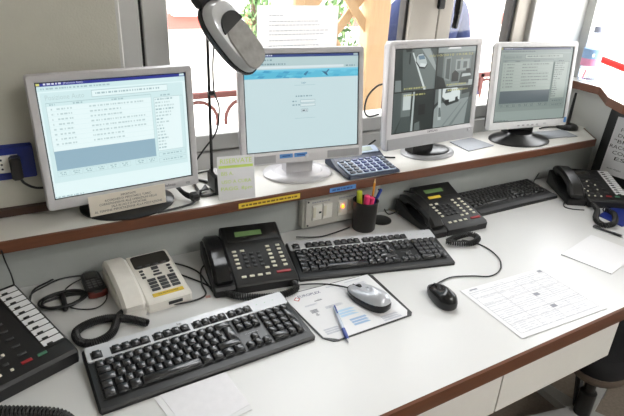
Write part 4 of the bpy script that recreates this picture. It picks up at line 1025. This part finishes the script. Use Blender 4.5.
# desk lamp
lp = thing('desk_lamp', 'black pole lamp with grey glossy oval head, between the two left monitors', 'lamp', (.446, 1.322, S))
MB(BLACKS).tube([(.446, 1.322, S+.01), (.446, 1.322, .46), (.446, 1.322, .648)], .0042, n=8).part('pole', lp, world=True)
MB(BLACKS).box((.470, 1.312, S+.028), (.062, .075, .056), r=.008).part('base_block', lp, world=True)
MB(BLACKS).tube(smooth_path([(.46, 1.36, S+.004), (.425, 1.40, S+.004), (.412, 1.388, S+.004), (.404, 1.30, S+.004), (.410, 1.284, S+.004), (.455, 1.283, S+.004), (.53, 1.275, S+.004), (.546, 1.262, S+.004)], 5), .004, n=8).part('wire_foot', lp, world=True)
MB(CABLE).box((.449, 1.317, .440), (.016, .018, .012), r=.003).part('cable_clip', lp, world=True)
pcable(lp, [(.462, 1.305, .60), (.456, 1.314, .52), (.4565, 1.315, .445), (.470, 1.318, .40), (.466, 1.335, .33), (.440, 1.37, .27), (.415, 1.39, .22), (.405, 1.395, S+.006)], .0024)
pcable(lp, [(.404, 1.40, S+.004), (.42, 1.38, S+.03), (.445, 1.34, S+.05), (.462, 1.335, S+.05)], .0024)
Lx = Vector((.57, -.14, -.80)).normalized(); Nz = Vector((.22, -.80, .55)); Nz = (Nz-Lx*Nz.dot(Lx)).normalized(); Wy = Nz.cross(Lx)
hc = Vector((.495, 1.285, .580))
Mh = Matrix(((Lx.x, Wy.x, Nz.x, hc.x), (Lx.y, Wy.y, Nz.y, hc.y), (Lx.z, Wy.z, Nz.z, hc.z), (0, 0, 0, 1)))
def head_loop(s, z, dx=0, n=32):
    o = []
    for k in range(n):
        a = 2*math.pi*k/n; c, q = math.cos(a), math.sin(a)
        x = math.copysign(abs(c)**.7, c)*.100*s+dx; y = math.copysign(abs(q)**.8, q)*(.052-.006*c)*s
        o.append((x, y, z))
    return o
MB(BLACKG, Mh).loops([head_loop(.9, -.022), head_loop(1.0, -.014), head_loop(1.02, -.002), head_loop(1.0, .002)]).part('head_base', lp, world=True)
HEADS = mat('lamp_head_grey', (206, 207, 209), .2, metal=.3)
MB(HEADS, Mh).loops([head_loop(.97, .001), head_loop(.93, .016), head_loop(.84, .026, -.002), head_loop(.70, .029, -.004)], cap0=False).part('head_shell', lp, world=True)
MB(mat('lamp_lens', (150, 148, 146), .12, var=.35, scale=50), Mh).loops([[(p[0], p[1], .0285) for p in rrect(.124, .080, .030, 4, .030, .002)], [(p[0], p[1], .0318) for p in rrect(.119, .075, .028, 4, .030, .002)]]).part('lens', lp, world=True)
MB(BLACK, Mh).loops([[(-.022+.036*math.cos(a)*-1, .039*math.sin(a), zz3) for a in [(-90+180*k/12)*math.pi/180 for k in range(13)]] for zz3 in (.0285, .0332)]).part('grille', lp, world=True)
MB(BLACKS).tube(smooth_path([(.446, 1.322, .640), (.446, 1.318, .668), (.452, 1.305, .680), (.470, 1.295, .672)], 4), .013, n=10).part('swivel_joint', lp, world=True)
MB(BLACKS, Mh).box((-.112, 0, -.004), (.035, .06, .024), r=.008).part('end_cap', lp, world=True)
# note card
nt_ = thing('note_card', 'white note card with yellow-green highlighter writing leaning on the lamp base', 'note', (.485, 1.235, S), -8)
Mn = T(0, 0, .0005) @ RX(-6)
nc = MB(PAPERT, Mn); ls = []
for k in range(9):
    z = .120*k/8; y = .004*math.sin(math.pi*k/8)
    ls.append([(-.050, y, z), (.050, y, z), (.050, y+.0006, z), (-.050, y+.0006, z)])
nc.loops(ls).part('card', nt_)
HL = mat('highlighter', (214, 236, 120), .7); wr_ = MB(HL, Mn)
def note_line(z, x0, x1, h, n):
    y = .004*math.sin(math.pi*z/.12)-.0006
    wr_.box(((x0+x1)/2, y, z), (x1-x0, .0005, h))
wr_.text('RISERVATE', .018, M=T(0, .0006, .106) @ RX(90), width=.085); note_line(.091, -.046, .046, .007, 0)
wr_.text('BIS A.', .014, M=T(-.024, .0026, .072) @ RX(90)); wr_.text('USO A CURA', .013, M=T(.0, .0032, .049) @ RX(90), width=.08); wr_.text('PAGG. 8pm', .014, M=T(0, .002, .030) @ RX(90), width=.085)
wr_.part('handwriting', nt_, smooth=0)
# notice card under the first monitor
nn = thing('notice_card', 'cream printed notice card fixed below the left monitor screen', 'notice', (.209, 1.258, .1785), 5.0)
MB(PAPERB).box((0, 0, .027), (.186, .002, .052), r=.0004).part('card', nn)
nx = MB(INKD)
for k, (s_, w) in enumerate((('IMPORTANTE', .036), ('RICORDARSI DI IMPOSTARE IL TURNO', .112), ('CORRISPONDENTE ALLE OPERAZIONI DELLA', .140), ('SALA IN USO E DI RIPORTARE', .085), ('AL TERMINE IMPOSTAZIONE ALLA POSTAZIONE', .165))):
    nx.text(s_, .0082, M=T(0, -.0013, .0445-k*.0086) @ RX(90), width=w)
nx.part('lettering', nn, smooth=0)
# letter behind the second monitor
le = thing('letter', 'white printed letter taped to the window above the login page monitor', 'letter', (.803, 1.515, .436), 0)
MB(PAPERT).box((0, 0, .100), (.278, .0008, .200)).part('sheet', le)
lx = MB(INKL); rr = random.Random(8)
for z in (.172, .155, .144, .128, .117, .100, .084, .073, .057):
    x = -.10
    e = -.055 if z in (.172, .057) else rr.uniform(.05, .10)
    while x < e: w = rr.uniform(.004, .014); lx.box((x+w/2, -.0009, z), (w, .0004, .0028)); x += w+.003
lx.part('print', le, smooth=0)
# small stick aerial
ae = thing('stick_aerial', 'small black stick aerial on a round foot at the right end of the shelf', 'aerial', (2.022, 1.376, S))
MB(BLACKS).lathe([(.043, 0), (.043, .010), (.036, .018), (.012, .024), (0, .024)], n=28).part('foot', ae)
MB(BLACKS).tube([(0, 0, .02), (.002, 0, .09), (.003, 0, .15)], [.0075, .006, .005], n=8).part('stick', ae)
pcable(ae, [(1.985, 1.39, S+.006), (1.93, 1.41, S+.004), (1.88, 1.40, S+.006)], .003)
# flat grey plates lying on the shelf by the monitor bases
GREYF = mat('plate_grey', (150, 154, 160), .5)
for nm, lab, pts in (('cover_plate', 'flat grey plate behind the rightmost monitor base', ((1.80, 1.30), (1.955, 1.275), (1.975, 1.36), (1.82, 1.385))), ('cover_plate', 'flat grey plate between the two right-hand monitor bases', ((1.39, 1.30), (1.53, 1.315), (1.52, 1.42), (1.40, 1.41)))):
    MB(GREYF).prism(pts, S+.0002, S+.003).thing(nm, lab, 'plate', group='grey plates on the shelf')
# cables of the monitors
pcable(m3, [(1.02, 1.335, .425), (.99, 1.34, .418), (.965, 1.35, .385), (.965, 1.36, .34), (.99, 1.37, .315), (1.03, 1.37, .318)], .003)
pcable(m3, [(1.05, 1.40, .22), (1.00, 1.43, S+.006), (.97, 1.44, S+.01), (1.06, 1.36, S+.004), (1.09, 1.335, S+.006)], .003)
tg = MB(CABLE)
for k in range(3): tg.tube(smooth_path([(.34+.004*k, 1.355, S+.03), (.36, 1.29+.006*k, S+.008+.004*k), (.385, 1.268, S+.007+.004*k), (.40, 1.30, S+.006+.003*k), (.43, 1.33-.01*k, S+.010)], 6), .003)
tg.box((.378, 1.27, S+.012), (.024, .03, .020), r=.005)
tg.thing('cable_tangle', 'tangle of black cables right of the left monitor base', 'cable')
cable([(.43, 1.335, S+.012), (.40, 1.30, S+.004), (.37, 1.252, S+.004), (.34, 1.240, S+.004), (.31, 1.234, S+.004), (.27, 1.230, S+.004)], .0028).thing('front_cable', 'black cable along the shelf edge under the left monitor', 'cable')
# water bottle on the ledge
bo = thing('water_bottle', 'clear plastic water bottle with blue and pink label on the ledge', 'bottle', (2.14, 1.425, .352))
BG = glass('bottle_plastic', (.80, .85, .91), 1.2)
MB(BG).lathe([(.030, 0), (.036, .004), (.037, .03), (.035, .045), (.037, .06), (.037, .13), (.034, .155), (.016, .19), (.014, .198)], n=24).part('bottle_wall', bo)
MB(mat('water', (225, 235, 240), .05, trans=.95)).lathe([(.028, .003), (.0345, .008), (.0345, .048), (0, .048)], n=20).part('water', bo)
MB(mat('bottle_label_blue', (150, 184, 226), .4)).lathe([(.0375, .092), (.0378, .092), (.0378, .130), (.0375, .130)], n=24).part('label_upper', bo)
MB(mat('bottle_label_pink', (236, 160, 198), .4)).lathe([(.0375, .062), (.0378, .062), (.0378, .092), (.0375, .092)], n=24).part('label_lower', bo)
MB(PAPER).box((-.027, -.027, .108), (.022, .002, .012), M=RZ(0)).part('label_print', bo)
MB(mat('cap_grey', (150, 155, 175), .4)).lathe([(.0165, .194), (.0165, .214), (.015, .217), (0, .217)], n=18).part('cap', bo)
# document holder on the right
dh = thing('document_holder', 'black framed notice board leaning at the right wall behind the phone', 'notice board', (2.035, 1.10, 0), -83)
Mb = T(0, 0, .002) @ RX(-7)
MB(BLACKS, Mb).loops([[(p[0], 0, p[1]) for p in rrect(.25, .31, .03, 4, 0, .155)], [(p[0], .012, p[1]) for p in rrect(.25, .31, .03, 4, 0, .155)]]).part('frame', dh)
MB(PAPER, Mb).box((.008, -.001, .150), (.195, .0012, .225)).part('notice_sheet', dh)
MB(mat('holder_green', (54, 92, 84), .4), Mb).box((0, .002, .300), (.19, .016, .018), r=.004).part('clip_bar', dh)
dl = MB(INKD)
for k, s_ in enumerate(('DURANTE LE', 'FUNZIONI DI', 'DESK E SALA', '"BRIGATA"', 'RACCOGLIERE E', 'COMPILARE', 'ESITO')): dl.text(s_, .019, M=Mb @ T(.008, -.0019, .238-k*.0225) @ RX(90), width=(.12, .14, .15, .165, .185, .15, .12)[k])
dl.part('lettering', dh, smooth=0)
MB(INKD).text('(bozza allegata)', .009, M=Mb @ T(-.04, -.0019, .062) @ RX(90)).part('lettering', dh, smooth=0)
# blue wall socket with plugs
so = thing('wall_socket', 'blue framed wall socket on the grey wall left of the monitors', 'socket', (-.031, 1.366, .255))
MB(BLUEO).extx([(1.353, .262), (1.370, .258), (1.370, .342), (1.353, .338)], -.121, .022, b=.003).part('frame', so, world=True)
bx(MB(SWW), -.102, -.012, 1.349, 1.356, .280, .322, r=.001).part('socket_plate', so, world=True)
for x in (-.086, -.051): 
    for z in (.290, .301, .312): MB(INKD).lathe([(.0026, 0), (.0026, .001), (0, .001)], M=T(x+.004, 1.3495, z) @ RX(90), n=10).part('socket_hole', so, world=True)
for k, x in enumerate((-.019, -.080)):
    pg = thing('power_plug', ['black power plug in the blue socket, nearest the monitor', 'black power plug in the blue socket at the left picture edge'][k], 'plug', (x, 1.335, .27), group='plugs in the blue socket')
    bx(MB(BLACK), x-.012, x+.012, 1.318, 1.352, .268, .322, r=.005).part('plug_body', pg, world=True)
    cable([(x+.004, 1.335, .272), (x+.012, 1.332, .255), (x+.04, 1.335, .238), (x+.10, 1.345, .236)] if k == 0 else [(x, 1.335, .27), (x, 1.335, .235), (x-.02, 1.34, .20), (x-.06, 1.345, S+.004)], .003).part('cable', pg, world=True)

# ------------------------------------------------------------------ chair under the desk
ch = thing('swivel_stool', 'black padded swivel stool with grey star base under the desk', 'stool', (1.565, .735, -.74), -65)
FAB = mat('chair_fabric', (20, 20, 23), .9, bump=.2); SHELL = mat('chair_shell', (96, 84, 74), .5); GREYB = mat('chair_base_grey', (176, 176, 174), .45)
def egg(k, n=36):
    return [(math.copysign(abs(math.cos(2*math.pi*t/n))**.8, math.cos(2*math.pi*t/n))*(.145+.045*math.sin(2*math.pi*t/n))*k, math.sin(2*math.pi*t/n)*.225*k+.01) for t in range(n)]
def lp3(k, z): return [(p[0], p[1], z) for p in egg(k)]
MB(FAB).loops([lp3(.97, .405), lp3(.985, .43), lp3(.97, .455), lp3(.90, .472), lp3(.6, .476)]).part('seat', ch)
MB(SHELL).loops([lp3(.80, .372), lp3(.96, .38), lp3(1.0, .395), lp3(.99, .408), lp3(.9, .409)]).part('seat_shell', ch)
MB(BLACKS).lathe([(.028, .09), (.028, .20), (.018, .205), (.018, .375)], n=14).part('gas_column', ch)
MB(BLACKS).tube(smooth_path([(-.02, .02, .10), (-.05, .12, .22), (-.07, .16, .375)], 5), .014, n=8).part('tilt_strut', ch)
for k in range(5):
    a = math.radians(72*k+10); e = Vector((math.cos(a), math.sin(a), 0)); s_ = Vector((-e.y, e.x, 0))
    MB(GREYB).loops([[e*.02+s_*.03+Vector((0, 0, .070)), e*.02-s_*.03+Vector((0, 0, .070)), e*.02-s_*.03+Vector((0, 0, .105)), e*.02+s_*.03+Vector((0, 0, .105))], [e*.27+s_*.018+Vector((0, 0, .058)), e*.27-s_*.018+Vector((0, 0, .058)), e*.27-s_*.018+Vector((0, 0, .080)), e*.27+s_*.018+Vector((0, 0, .080))]]).part('leg', ch)
    MB(BLACKS).lathe([(.026, -.016), (.028, 0), (.026, .016)], M=Matrix.Translation(e*.26+Vector((0, 0, .0285))) @ Matrix.Rotation(a, 4, 'Z') @ RX(90), n=16).part('caster', ch)
print('objects', len(bpy.data.objects))
